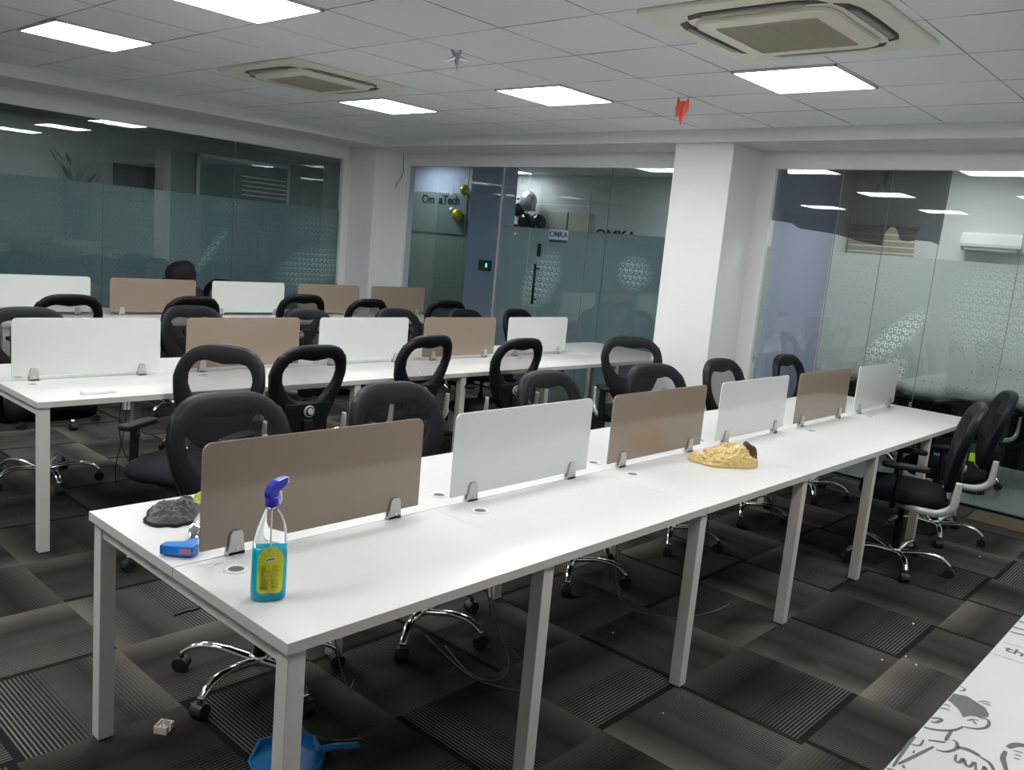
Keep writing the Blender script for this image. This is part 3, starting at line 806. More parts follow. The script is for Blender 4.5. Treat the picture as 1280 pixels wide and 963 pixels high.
for x, y, f, lab in ((7.0, 1.2, 30, 'left dark office chair behind the clear bottom strip of the right glass'), (7.05, .35, 170, 'dark office chair behind the right glass, middle one'), (7.2, -.6, 80, 'dark office chair behind the right glass near the picture edge')):
    place_chair(x, y, f, lab, gh, 40, 0, True)

# ------------------------------------------------------------------ things on the desks
# spray bottle
sb = thing('spray_bottle', 'glass cleaner spray bottle with turquoise liquid, yellow label and blue trigger head', 'spray bottle', (.095, .235, .7503), math.radians(-26)); sb.scale = (.90, .92, 1)
def brings(prof, n=28, grow=0.):
    R = []
    for (wx, wy, z, dx) in prof:
        R.append([(dx+(wx+grow)*math.copysign(abs(math.cos(2*PI*j/n))**.8, math.cos(2*PI*j/n)), (wy+grow)*math.copysign(abs(math.sin(2*PI*j/n))**.8, math.sin(2*PI*j/n)), z) for j in range(n)])
    return R
prof = [(.040, .022, .0005, 0), (.047, .028, .006, 0), (.048, .029, .03, 0), (.047, .028, .12, 0), (.046, .027, .145, 0), (.041, .024, .175, .002), (.033, .020, .200, .004), (.024, .016, .220, .003), (.016, .0145, .232, .0), (.0145, .0145, .238, 0)]
MB().loft(brings(prof)).build('bottle_body', 'clearplastic', sb)
lp = [(.0375, .0205, .003, 0), (.0445, .0255, .007, 0), (.0455, .0265, .03, 0), (.0445, .0255, .12, 0), (.0440, .0250, .137, 0)]
MB().loft(brings(lp)).build('liquid', 'liquid', sb)
MB().tube([(.002, 0, .02), (.001, 0, .12), (0, 0, .235)], .0022, 8).build('dip_tube', 'string', sb)
MB().lathe([(.0165, .2335), (.0165, .239)]).build('neck_ring', 'clearplastic', sb)
lb = MB(); ol = rrect(-.034, .034, .024, .143, .02, 6, rs=(.012, .012, .033, .033)); ring = []
def bott(x, off): 
    return -(.0292*max(0., 1-min(1, abs(x)/.0482)**2.5)**.4+off)
lb.loft([[(p[0], bott(p[0], .0006), p[1]) for p in ol], [(p[0], bott(p[0], .0012), p[1]) for p in ol]]) ; lab = lb.build('bottle_label', 'label', sb)
mb = MB(); random.seed(3)
for side in (-1, 1):
    for i in range(16):
        z = .094-.0037*i; x0 = -.026 if side < 0 else .003; x1 = x0+.010+random.random()*.012
        q = []
        for (x, zz) in ((x0, z), (x1, z), (x1, z+.0010), (x0, z+.0010)): q.append((x, bott(x, .0015), zz))
        mb.add(q, [(0, 1, 2, 3)])
for i in range(9):
    x0 = -.024+i*.0021; mb.add([(x, bott(x, .0015), z) for x, z in ((x0, .0335), (x0+.0012, .0335), (x0+.0012, .042), (x0, .042))], [(0, 1, 2, 3)])
mb.build('label_print', 'ink', lab)
mb = MB(); mb.add([(x, bott(x, .0016), z) for x, z in ((-.016, .106), (.010, .110), (.013, .119), (-.013, .115))], [(0, 1, 2, 3)]); mb.build('label_emblem', 'white_paper', lab)
mb = MB(); mb.add([(x, bott(x, .0019), z) for x, z in ((-.013, .1085), (.009, .1120), (.010, .1155), (-.012, .112))], [(0, 1, 2, 3)]); mb.build('label_emblem', 'inkblue', lab)
hd = MB(); hd.lathe([(.0175, .239), (.0185, .242), (.0185, .260), (.016, .264)], n=22)
hd.prism([(-.020, .262), (.012, .262), (.016, .272), (.050, .286), (.054, .300), (.048, .304), (.010, .302), (-.012, .292), (-.022, .276)], 'y', -.0105, .0105)
hd = hd.build('trigger_head', 'bluecap', sb, bevel=.002); hd.rotation_euler = (0, 0, math.radians(44))
box(.049, .057, -.008, .008, .288, .302).build('nozzle', 'white_paper', hd, bevel=.001)
MB().prism([(.022, .276), (.034, .270), (.038, .250), (.032, .236), (.028, .238), (.031, .252), (.026, .264)], 'y', -.005, .005).build('trigger_lever', 'white_paper', hd, bevel=.0015)

# second bottle lying behind the divider
b2 = thing('spray_bottle', 'clear spray bottle with light blue nozzle lying down behind the nearest brown divider', 'spray bottle', (.070, .59, .752), math.radians(50))
body = MB().loft([[(x+.0, r*1.0*math.cos(2*PI*j/20), .031+r*.95*math.sin(2*PI*j/20)) for j in range(20)] for x, r in ((.055, .012), (.065, .014), (.085, .024), (.12, .030), (.22, .031), (.245, .026), (.248, .01))])
body.build('bottle_body', 'clearplastic', b2)
nz = MB(); nz.prism([(.060, -.014), (.060, .014), (.036, .020), (.026, .070), (-.004, .078), (-.014, .030), (-.016, -.012), (.012, -.020)], 'z', .002, .030); nz = nz.build('trigger_head', 'lightblue', b2, bevel=.004)
box(-.0175, -.0155, -.008, .022, .010, .024).build('small_label', 'pink', nz)

# folded microfibre cloths
def crumple(name, mat, parent, cx, cy, z0, rx, ry, h, seed, rot=0., flat=.6, hi=(.0, 0, 1.)):
    random.seed(seed); n, m = 40, 14; R = []
    ph = [random.random()*6 for _ in range(8)]
    for i in range(m+1):
        t = i/m; r = []
        for j in range(n):
            a = 2*PI*j/n
            w = 1+.13*math.sin(2*a+ph[0])+.09*math.sin(3*a+ph[1])+.05*math.sin(5*a+ph[2])
            rad = math.cos(t*PI/2)**flat
            x = rx*w*rad*math.cos(a); y = ry*w*rad*math.sin(a)
            fold = .16*math.sin(38*x+14*y+ph[3])+.13*math.sin(-24*x+41*y+ph[4])+.08*math.sin(75*x-22*y+ph[5])
            z = h*(math.sin(t*PI/2)**.8)*(1+fold*min(1, t*2))
            z *= (1+hi[0]*x/rx+hi[1]*y/ry)
            k = math.cos(rot), math.sin(rot)
            r.append((cx+x*k[0]-y*k[1], cy+x*k[1]+y*k[0], z0+max(0.0005*(i > 0), z)))
        R.append(r)
    o = MB().loft(R).build(name, mat, parent)
    return o
from mathutils import noise as mn
def cloth(name, mat, label, cx, cy, z0, rx, ry, h, seed, rot, edge=None):
    """a towel dropped in a heap: a lobed outline, soft folds and a rolled dark hem"""
    n, m = 90, 26; R = []; k = (math.cos(rot), math.sin(rot)); rim = []
    for i in range(m+1):
        t = i/m; r = []
        for j in range(n):
            a = 2*PI*j/n
            w = 1+.22*mn.noise(Vector((math.cos(a)*1.6+seed, math.sin(a)*1.6, seed)))+.10*mn.noise(Vector((math.cos(a)*4+seed, math.sin(a)*4, 3)))
            q = 1-t
            x = rx*w*q*math.cos(a); y = ry*w*q*math.sin(a)
            base = (1-q**5)
            f = .55+.75*mn.noise(Vector((x*16+seed, y*22, seed*2)))+.35*abs(mn.noise(Vector((x*42+seed, y*30+5, 7))))+.25*mn.noise(Vector((x*80, y*80, seed)))
            z = h*base*max(.22, f)*(1.15-.35*q*q)
            p = (cx+x*k[0]-y*k[1], cy+x*k[1]+y*k[0], z0+max(.001*(i > 0), z))
            r.append(p)
            if i == 1: rim.append((p[0], p[1], max(p[2], z0+.006)))
        R.append(r)
    o = MB().loft(R).build(name, mat)
    if edge: MB().tube(rim[::3], .0042, 8, closed=True).build('hem', edge, o)
    return tag(o, label, 'cloth')
cloth('cleaning_cloth', 'greycloth', 'crumpled dark grey microfibre cloth on the near end of the front desk', .205, .925, .7505, .120, .090, .036, 4.3, .75, 'blackcloth')
cloth('cleaning_cloth', 'greencloth', 'yellow green microfibre cloth beside the grey one, half behind the brown divider', .320, .975, .772, .085, .036, .032, 9.1, .75, None)
# yellow bag
random.seed(11)
bg = thing('plastic_bag', 'crumpled yellow polythene bag lying on the front desk behind a brown divider', 'plastic bag', (2.58, .315, .7505), math.radians(-38))
n, m = 150, 44; R = []
for i in range(m+1):
    t = i/m; r = []
    for j in range(n):
        a = 2*PI*j/n; ca, sa = math.cos(a), math.sin(a)
        w = 1+.20*mn.noise(Vector((ca*1.5+3, sa*1.5, 2)))+.07*mn.noise(Vector((ca*5, sa*5, 4)))
        rad = (1-t**2.4)**.60
        x = .165*w*rad*ca-.01; y = .095*w*rad*sa
        hgt = .078+.034*math.exp(-((x-.035)/.05)**2)-.02*max(0, -x-.05)/.1
        p = Vector((x*26, y*26, t*2.2))
        cr = .020*(.5-abs(mn.noise(p)))+.011*(.4-abs(mn.noise(p*2.3+Vector((5, 1, 2)))))+.005*(.4-abs(mn.noise(p*5.1)))-.012
        z = hgt*(t**.72)+cr*min(1, t*3)
        r.append((x+cr*1.1*ca*min(1, t*4), y+cr*1.1*sa*min(1, t*4), max(.0002, z)))
    R.append(r)
MB().loft(R).build('bag_body', 'bag', bg)
mb = MB(); mb.loft([[(x+q[0], y+q[1], z) for q in ((-.028, -.008), (.028, -.016), (.034, .016), (-.022, .02))] for x, y, z in ((.085, .02, .055), (.108, .012, .050), (.118, .008, .03))])
o = crumple('bag_contents', 'brownfill', bg, .098, -.004, .012, .042, .036, .080, 21, .3, .4)
# remote
rm = thing('remote_control', 'white remote control lying near the corner of the middle desk row', 'remote control', (.725, 2.82, .7503), math.radians(4))
MB().prism(rrect(-.085, .085, -.022, .022, .008), 'z', 0, .018).build('remote_body', 'white_paper', rm, bevel=.003)
mb = MB()
for i in range(5):
    for j in (-1, 0, 1): mb.box(-.06+i*.016, -.051+i*.016, j*.012-.003, j*.012+.003, .018, .0195)
mb.build('button', 'tray', rm)
box(.03, .072, -.014, .014, .018, .0188).build('display', 'tray', rm)

# ------------------------------------------------------------------ things on the floor
pg = thing('electrical_plug', 'ivory plastic plug top lying on the carpet beside the front leg', 'plug', (.195, .965, 0), math.radians(35))
mb = MB(); mb.box(-.024, .024, -.022, .022, 0, .004)
mb.box(-.024, -.020, -.022, .022, .004, .026); mb.box(.020, .024, -.022, .022, .004, .026); mb.box(-.020, .020, .018, .022, .004, .026); mb.box(-.020, -.005, -.022, -.018, .004, .026); mb.box(.005, .020, -.022, -.018, .004, .026)
mb.box(-.012, .012, -.006, .016, .004, .016)
mb.build('plug_shell', 'ivory', pg, bevel=.001)
mb = MB()
for q in (-.010, .010): mb.cyl((q, .0, .014), (q, .0, .036), .0025, n=8)
mb.build('pin', 'steel', pg)
sc = MB(); sc.loft([[(x, y-w, .002), (x, y+w, .003), (x, y+w*.6, .012), (x, y-w*.6, .010)] for x, y, w in ((-.07, -.01, .004), (-.04, .0, .010), (-.01, .012, .016), (.02, .004, .018), (.05, .002, .010), (.075, .01, .005))])
tag(sc.build('rubber_scrap', 'caster', None, loc=(.67, 1.735, 0), rz=.0), 'small black torn scrap lying on the carpet under the front desk', 'scrap')
dp = thing('dustpan', 'blue plastic dustpan lying on the floor behind the front desk leg', 'dustpan', (.46, .56, 0), math.radians(-8))
mb = MB(); 
pan = [(-.17, -.04), (-.12, -.10), (.0, -.11), (.05, -.05), (.06, .05), (.03, .11), (-.10, .12), (-.16, .06)]
mb.loft([[(p[0]*.96, p[1]*.96, .002) for p in pan], [(p[0], p[1], .004) for p in pan], [(p[0], p[1], .030 if p[0] > -.11 else .008) for p in pan], [(p[0]*.95, p[1]*.95, .030 if p[0] > -.11 else .008) for p in pan], [(p[0]*.93, p[1]*.93, .006) for p in pan]], smooth=False)
mb.build('pan', 'dustpan', dp, bevel=.001)
MB().tube(smoothpath([(.03, -.02, .022), (.09, -.035, .026), (.13, -.05, .022), (.165, -.06, .02)], 4), .012, 10, flat=(1.2, .7)).build('handle', 'dustpan', dp)
# loose cables
def cable(path, label, r=.0028, mat='cable', n=6):
    o = MB().tube(smoothpath(path, n), r, 7).build('power_cable', mat)
    return tag(o, label, 'cable', 'loose cables under the desks')
zt = .61
cable([(.50, .60, zt), (.49, .62, .4), (.46, .64, .2), (.50, .62, .05), (.58, .57, .006), (.66, .52, .005)], 'grey cable hanging beside the front leg down to the blue dustpan')
cable([(.60, .65, zt), (.64, .68, .35), (.74, .75, .12), (.82, .80, .008), (.87, .84, .005)], 'grey cable hanging down beside the chair casters behind the front leg')
cable([(1.30, .60, zt), (1.32, .62, .35), (1.38, .58, .15), (1.45, .45, .006), (1.42, .38, .005), (1.32, .38, .005), (1.24, .56, .005), (1.28, .78, .005), (1.31, .93, .02)], 'grey cable looping on the carpet behind the second front leg')
cable([(1.42, .62, zt), (1.39, .66, .4), (1.36, .60, .22), (1.38, .52, .05), (1.30, .50, .006), (1.25, .60, .005), (1.33, .83, .006)], 'second grey cable lying inside the loop behind the second front leg')
cable([(2.22, .60, zt), (2.20, .62, .3), (2.24, .58, .05), (2.36, .42, .005), (2.50, .33, .005), (2.64, .30, .005), (2.73, .28, .02)], 'grey cable curling on the floor behind the third front leg')
cable([(3.10, .62, zt), (3.09, .64, .3), (3.13, .66, .05), (3.0, .70, .005), (2.9, .72, .005)], 'thin dark cable hanging between the third and fourth front legs', .0022, 'cabledark')
cable([(3.95, .64, zt), (3.94, .66, .3), (4.0, .70, .10), (3.96, .72, .005)], 'thin dark cable hanging between the fourth and fifth front legs', .0022, 'cabledark')
cable([(1.02, 3.25, zt), (1.02, 3.26, .42), (1.08, 3.28, .25), (1.25, 3.32, .06), (1.32, 3.30, .005)], 'dark cable hanging under the left end of the middle desk row', .0025, 'cabledark')
cable([(1.06, 3.25, zt), (1.05, 3.28, .40), (1.04, 3.35, .2), (1.10, 3.48, .02)], 'second dark cable hanging under the left end of the middle desk row', .0025, 'cabledark')
random.seed(5)
for (x, y) in ((2.93, -.50), (2.88, -.56), (2.80, -.44), (3.35, -.40), (3.95, -.18), (2.02, .47), (1.62, -.05), (4.85, -.33)):
    q = MB(); k = .003+random.random()*.003
    q.loft([[(k*math.cos(a+i), k*math.sin(a+i)*.7, .001+i*.002) for a in (0, 1.3, 2.7, 4.1, 5.2)] for i in (0, 1, 2)])
    tag(q.build('paper_crumb', 'white_paper', None, loc=(x, y, 0)), 'tiny white crumb of paper lying on the carpet', 'crumb', 'white crumbs on the carpet')
tag(box(5.72, 6.08, -.62, -.02, 0, .008).build('door_mat', 'mat', bevel=.003), 'brown mat on the floor along the right glass wall', 'mat')
tag(box(5.70, 6.08, .0, .42, 0, .007).build('door_mat', 'darkmat', bevel=.003), 'dark mat on the floor by the glass, left of the brown one', 'mat')

# wire hanging on the corner column
tag(MB().tube(smoothpath([(6.02, 6.925, 2.66), (6.02, 6.92, 2.56), (6.03, 6.92, 2.44), (5.99, 6.915, 2.36), (5.93, 6.91, 2.29), (5.92, 6.91, 2.24)], 5), .0035, 6).build('loose_wire', 'wire'),
    'thin dark wire hanging down the corner column beside the far glass', 'wire')

# ------------------------------------------------------------------ printed table at lower right
pt = thing('printed_table', 'white table top printed with grey comic style line drawings at the lower right corner', 'table', (0, 0, 0))
MB().box(-.1, 3.0, -1.92, -1.092, .722, .75).build('table_top', 'printed', pt, bevel=.002)
for x in (-.06, 2.91):
    for y in (-1.88, -1.15): box(x, x+.05, y, y+.05, 0, .722).build('leg', 'legs', pt)
def stroke(mb, pts, w, closed=False):
    P = [Vector((p[0], p[1], 0)) for p in pts]
    P = smoothpath(P, 4) if len(P) > 2 else P
    L = []; Rr = []
    for i, p in enumerate(P):
        a = P[max(0, i-1)]; b = P[min(len(P)-1, i+1)]; d = (b-a).normalized(); nrm = Vector((-d.y, d.x, 0))
        ww = w*(.55+.45*math.sin(PI*(i+.5)/len(P)))
        L.append(p+nrm*ww); Rr.append(p-nrm*ww)
    vs = [(q.x, q.y, .7506) for q in L]+[(q.x, q.y, .7506) for q in Rr]; n = len(P)
    mb.add(vs, [(i, i+1, n+i+1, n+i) for i in range(n-1)])
DRAW = [('drawn_head', 'f', 0, [(1.001, -1.091), (1.049, -1.094), (1.061, -1.12), (1.047, -1.146), (1.038, -1.163), (1.011, -1.177), (0.993, -1.178), (0.98, -1.163), (0.968, -1.149), (0.948, -1.14), (0.961, -1.134), (0.979, -1.123), (0.996, -1.105)]), ('drawn_head', 's', 0.006, [(0.977, -1.163), (0.984, -1.179), (0.969, -1.187), (0.944, -1.187), (0.923, -1.177), (0.912, -1.164), (0.906, -1.153)]), ('drawn_head', 's', 0.004, [(0.941, -1.151), (0.956, -1.158), (0.962, -1.168)]), ('drawn_head', 's', 0.004, [(0.951, -1.159), (0.945, -1.165), (0.94, -1.169)]), ('drawn_head', 's', 0.006, [(0.907, -1.152), (0.877, -1.144), (0.85, -1.125), (0.835, -1.103), (0.835, -1.092)]), ('drawn_head', 's', 0.006, [(0.868, -1.14), (0.84, -1.141), (0.812, -1.143)]), ('drawn_head', 's', 0.005, [(0.785, -1.118), (0.795, -1.13), (0.807, -1.145)]), ('drawn_head', 's', 0.006, [(0.829, -1.152), (0.824, -1.162), (0.798, -1.167), (0.769, -1.156), (0.761, -1.14)]), ('drawn_head', 's', 0.01, [(0.808, -1.167), (0.816, -1.186), (0.809, -1.209)]), ('drawn_head', 's', 0.006, [(0.807, -1.21), (0.798, -1.229), (0.767, -1.246)]), ('drawn_head', 's', 0.006, [(0.776, -1.174), (0.753, -1.178), (0.749, -1.186), (0.772, -1.188), (0.752, -1.197), (0.752, -1.205), (0.778, -1.207), (0.741, -1.218)]), ('drawn_head', 's', 0.005, [(0.751, -1.227), (0.776, -1.225), (0.755, -1.235)]), ('drawn_head', 's', 0.004, [(0.973, -1.09), (0.977, -1.099), (0.975, -1.108)]), ('drawn_head', 's', 0.004, [(0.949, -1.094), (0.956, -1.103), (0.955, -1.112)]), ('drawn_head', 's', 0.006, [(0.885, -1.085), (0.895, -1.101), (0.899, -1.112), (0.876, -1.107), (0.87, -1.098)]), ('drawn_head', 's', 0.004, [(1.1, -1.094), (1.095, -1.106), (1.081, -1.106), (1.074, -1.098)]), ('drawn_head', 's', 0.0035, [(1.054, -1.144), (1.069, -1.154), (1.074, -1.166)]), ('drawn_head', 's', 0.0035, [(1.055, -1.152), (1.059, -1.162), (1.057, -1.169)]), ('drawn_border', 's', 0.002, [(1.474, -1.083), (1.479, -1.148), (1.483, -1.207)]), ('drawn_border', 's', 0.002, [(1.369, -1.083), (1.372, -1.17), (1.373, -1.227)]), ('drawn_lettering', 's', 0.007, [(1.446, -1.104), (1.424, -1.104), (1.402, -1.104)]), ('drawn_lettering', 's', 0.004, [(1.423, -1.096), (1.426, -1.103), (1.427, -1.111)]), ('drawn_lettering', 's', 0.007, [(1.441, -1.124), (1.422, -1.123), (1.403, -1.123)]), ('drawn_lettering', 's', 0.006, [(1.421, -1.124), (1.426, -1.133), (1.426, -1.143), (1.408, -1.143)]), ('drawn_lettering', 's', 0.006, [(1.442, -1.159), (1.422, -1.154), (1.407, -1.157), (1.413, -1.168)]), ('drawn_second_head', 's', 0.012, [(0.893, -1.24), (0.918, -1.247), (0.932, -1.261), (0.938, -1.277)]), ('drawn_second_head', 's', 0.009, [(0.875, -1.24), (0.844, -1.242), (0.821, -1.249), (0.796, -1.259)]), ('drawn_second_head', 's', 0.004, [(0.891, -1.25), (0.897, -1.266)]), ('drawn_second_head', 's', 0.004, [(0.876, -1.256), (0.879, -1.267)]), ('drawn_second_head', 's', 0.004, [(0.861, -1.258), (0.863, -1.268)]), ('drawn_shoulder', 's', 0.006, [(0.778, -1.092), (0.73, -1.095), (0.627, -1.101)]), ('drawn_shoulder', 's', 0.004, [(0.738, -1.094), (0.749, -1.112), (0.779, -1.111)]), ('drawn_shoulder', 's', 0.006, [(0.645, -1.105), (0.705, -1.119), (0.769, -1.133)]), ('drawn_shoulder', 's', 0.01, [(0.714, -1.11), (0.714, -1.114)]), ('drawn_shoulder', 's', 0.01, [(0.642, -1.113), (0.645, -1.118)]), ('drawn_shoulder', 's', 0.004, [(0.611, -1.091), (0.621, -1.118)]), ('drawn_border', 's', 0.008, [(1.673, -1.085), (1.677, -1.099), (1.674, -1.111), (1.674, -1.129)]), ('drawn_border', 's', 0.008, [(1.619, -1.079), (1.613, -1.105), (1.624, -1.135)]), ('drawn_border', 's', 0.008, [(1.572, -1.082), (1.572, -1.114), (1.587, -1.155)]), ('drawn_border', 's', 0.006, [(1.847, -1.066), (1.778, -1.094), (1.81, -1.102)])]
for nm in ('drawn_head', 'drawn_second_head', 'drawn_shoulder'):
    mb = MB()
    for part, kind, w, pts in DRAW:
        if part != nm: continue
        pts = [(p[0], min(p[1], -1.0945)) for p in pts]
        if kind == 's': stroke(mb, pts, w*.62)
        else: mb.add([(p[0], p[1], .7505) for p in pts], [tuple(range(len(pts)))])
    mb.build(nm, 'ink2', pt)
for part, kind, w, pts in DRAW:
    if part == 'drawn_border':
        mb = MB(); stroke(mb, [(p[0], min(p[1], -1.0945)) for p in pts], w*.62); mb.build('drawn_line', 'ink2', pt)
text('the', .050, (1.418, -1.150, .7504), 'ink2', pt, 'printed_lettering', .0003, rot=Matrix(((0, 1, 0), (-1, 0, 0), (0, 0, 1))), sx=1.1)

# ------------------------------------------------------------------ what stands behind the glass
M['sign_navy'] = pm('dark_sign_print', (.012, .015, .022), .5)
sg = thing('wall_sign', 'dark lettering Om aTech on the panel behind the far left glass', 'sign', (7.975, 8.33, 2.19))
o = text('Om  aTech', .185, (0, 0, 0), 'sign_navy', sg)
sg2 = thing('wall_sign', 'dark OMKA lettering half hidden above the frosted film of the far glass', 'sign', (9.28, 5.95, 1.86))
o = text('OMKA', .22, (0, 0, 0), 'sign_navy', sg2, sx=1.15)
ac = thing('access_control_unit', 'small black keypad with green light on the lilac column behind the glass', 'keypad', (6.99, 6.30, 1.375))
box(-.03, .01, -.10, .10, -.07, .07).build('keypad_body', 'navyglass', ac, bevel=.004); box(-.034, -.029, -.055, -.035, -.02, .03).build('indicator_light', 'green_led', ac)
def balloon(x, y, z, r, mat, label):
    t = thing('balloon', label, 'balloon', (x, y, z), 0, 'party balloons behind the far glass')
    MB().lathe([(r*math.sin(PI*i/12)*(1 if i > 6 else .92+.08*i/6)+.0005, -r*1.12*math.cos(PI*i/12)) for i in range(13)], n=20).build('balloon_skin', mat, t)
    MB().tube([(0, 0, r*1.1), (0, 0, ZC-z)], .0015, 5).build('string', 'string', t)
    MB().lathe([(.004, -r*1.12-.02), (.012, -r*1.12-.022), (.005, -r*1.12)], n=8).build('knot', mat, t)
balloon(9.1, 7.75, 2.26, .13, 'blackball', 'black balloon, upper one behind the far glass')
balloon(9.05, 7.50, 2.36, .14, 'silverball', 'silver balloon beside the upper black one')
balloon(9.1, 7.56, 2.04, .13, 'blackball', 'black balloon, lower left one above the frosted film')
balloon(9.08, 7.28, 2.04, .13, 'blackball', 'black balloon, lower right one above the frosted film')
balloon(9.0, 8.06, 2.30, .13, 'silverball', 'silver balloon left of the lower black ones')
balloon(9.15, 7.78, 1.78, .10, 'silverball', 'silver balloon between the black ones')
balloon(7.9, 7.86, 2.03, .085, 'gold', 'gold balloon hanging below the Om aTech lettering')
balloon(7.9, 7.74, 2.40, .07, 'gold', 'gold balloon at the right end of the Om aTech lettering')
balloon(7.9, 7.98, 2.09, .05, 'silverball', 'small silver balloon under the Om aTech lettering')
cb_ = thing('wall_board', 'pale cream board on the wall right of the balloons behind the far glass', 'board', (9.28, 6.85, 1.75)); box(-.02, .01, -.42, .42, -.5, .48).build('board', 'ivory', cb_, bevel=.004); box(-.028, -.02, -.01, .01, -.5, .48).build('board_rail', 'jointm', cb_)
pc = thing('picture_frame', 'small framed picture below the balloons behind the far glass', 'picture', (9.28, 7.85, 1.95)); box(-.02, .01, -.16, .16, -.08, .08).build('frame', 'white_paper', pc, bevel=.003); box(-.024, -.019, -.13, .13, -.05, .055).build('print', 'mat', pc)
wc = thing('wall_air_conditioner', 'white split air conditioner on the wall behind the right glass', 'air conditioner', (XR, .72, 2.10))
MB().prism([(-.19, -.07), (-.20, -.03), (-.20, .06), (-.17, .085), (0, .085), (0, -.085), (-.12, -.085)], 'y', -.27, .27)
mbx = MB(); mbx.prism([(-.19, -.05), (-.20, -.02), (-.20, .06), (-.17, .085), (0, .085), (0, -.085), (-.12, -.085)], 'y', -.27, .27); mbx.build('housing', 'wall', wc, bevel=.006)
box(-.185, -.12, -.23, .23, -.082, -.062).build('air_outlet', 'aclouver', wc)
bl = thing('window_blind', 'beige window blind with bright slats behind the right glass', 'blind', (XR-.02, 1.80, 1.2))
mbx = MB(); mby = MB()
for i in range(16):
    z = .0+i*.062; mbx.box(-.012, -.002, -.34, .34, z, z+.050); mby.box(-.016, -.002, -.34, .34, z+.050, z+.062)
mbx.build('slat', 'blind', bl); mby.build('slat_edge', 'blindgap', bl); box(-.03, 0, -.36, .36, .99, 1.02).build('head_rail', 'blind', bl)
dsk = thing('desk', 'desk standing in the room behind the right glass', 'desk', (7.55, .2, 0))
box(-.3, .3, -1.4, 1.5, .72, .75).build('desktop', 'darkmat', dsk); box(-.28, -.26, -1.38, 1.48, .15, .72).build('modesty_panel', 'black', dsk)
for x in (-.28, .24):
    for y in (-1.38, 1.44): box(x, x+.04, y, y+.04, 0, .72).build('leg', 'black', dsk)
nt_ = tag(box(-.002, .0, -.03, .03, -.035, .035).build('paper_note', 'yellow', None, loc=(6.60, .20, .30)), 'small yellow note seen low behind the right glass', 'note')
bin_ = thing('waste_bin', 'small dark bin on the floor low behind the right glass, carrying the yellow note', 'bin', (6.72, .20, -.01))
MB().lathe([(.10, 0), (.12, .42), (.115, .42), (.095, .01)], n=24).build('bin_body', 'darkmat', bin_)
# framed interior window with blinds seen through the left glass
iw = struct(box(5.35, 6.95, 10.86, 10.9, 1.4, 2.60).build('window_4', 'darkgreen'))
mbx = MB()
for q in ((5.35, 5.40, 1.4, 2.6), (6.90, 6.95, 1.4, 2.6), (5.35, 6.95, 2.55, 2.6), (5.35, 6.95, 1.4, 1.45)): mbx.box(q[0], q[1], 10.84, 10.87, q[2], q[3])
mbx.build('window_frame', 'tray', iw)
mbx = MB()
for i in range(5): mbx.box(6.1, 6.9, 10.845, 10.855, 2.06+i*.07, 2.075+i*.07)
mbx.build('blind_slat', 'blindgap', iw)
struct(box(4.15, 4.85, 10.85, 10.9, 0, 2.30).build('door_2', 'darkmat'))
for (x, lab) in ((3.55, 'dark leafy plant top behind the left glass wall'),):
    p = thing('potted_plant', lab, 'plant', (x, 10.6, 0))
    mbx = MB(); random.seed(2)
    for i in range(60):
        a = random.random()*6.28; h = 1.2+random.random()*1.1; r = .08+random.random()*.22
        c = Vector((r*math.cos(a), r*math.sin(a)*.7, h)); d = Vector((math.cos(a), math.sin(a), .8+random.random())).normalized()*.13; s_ = Vector((-math.sin(a), math.cos(a), 0))*.03
        mbx.add([c-d, c+s_, c+d, c-s_], [(0, 1, 2, 3)])
    mbx.build('foliage', 'darkgreen', p); MB().tube([(0, 0, .3), (.01, 0, 1.2), (0, .02, 2.0)], [.02, .015, .008], 8).build('stem', 'darkmat', p)
    MB().lathe([(.13, 0), (.18, .34), (.165, .34), (.12, .05)], n=20).build('pot', 'darkmat', p)

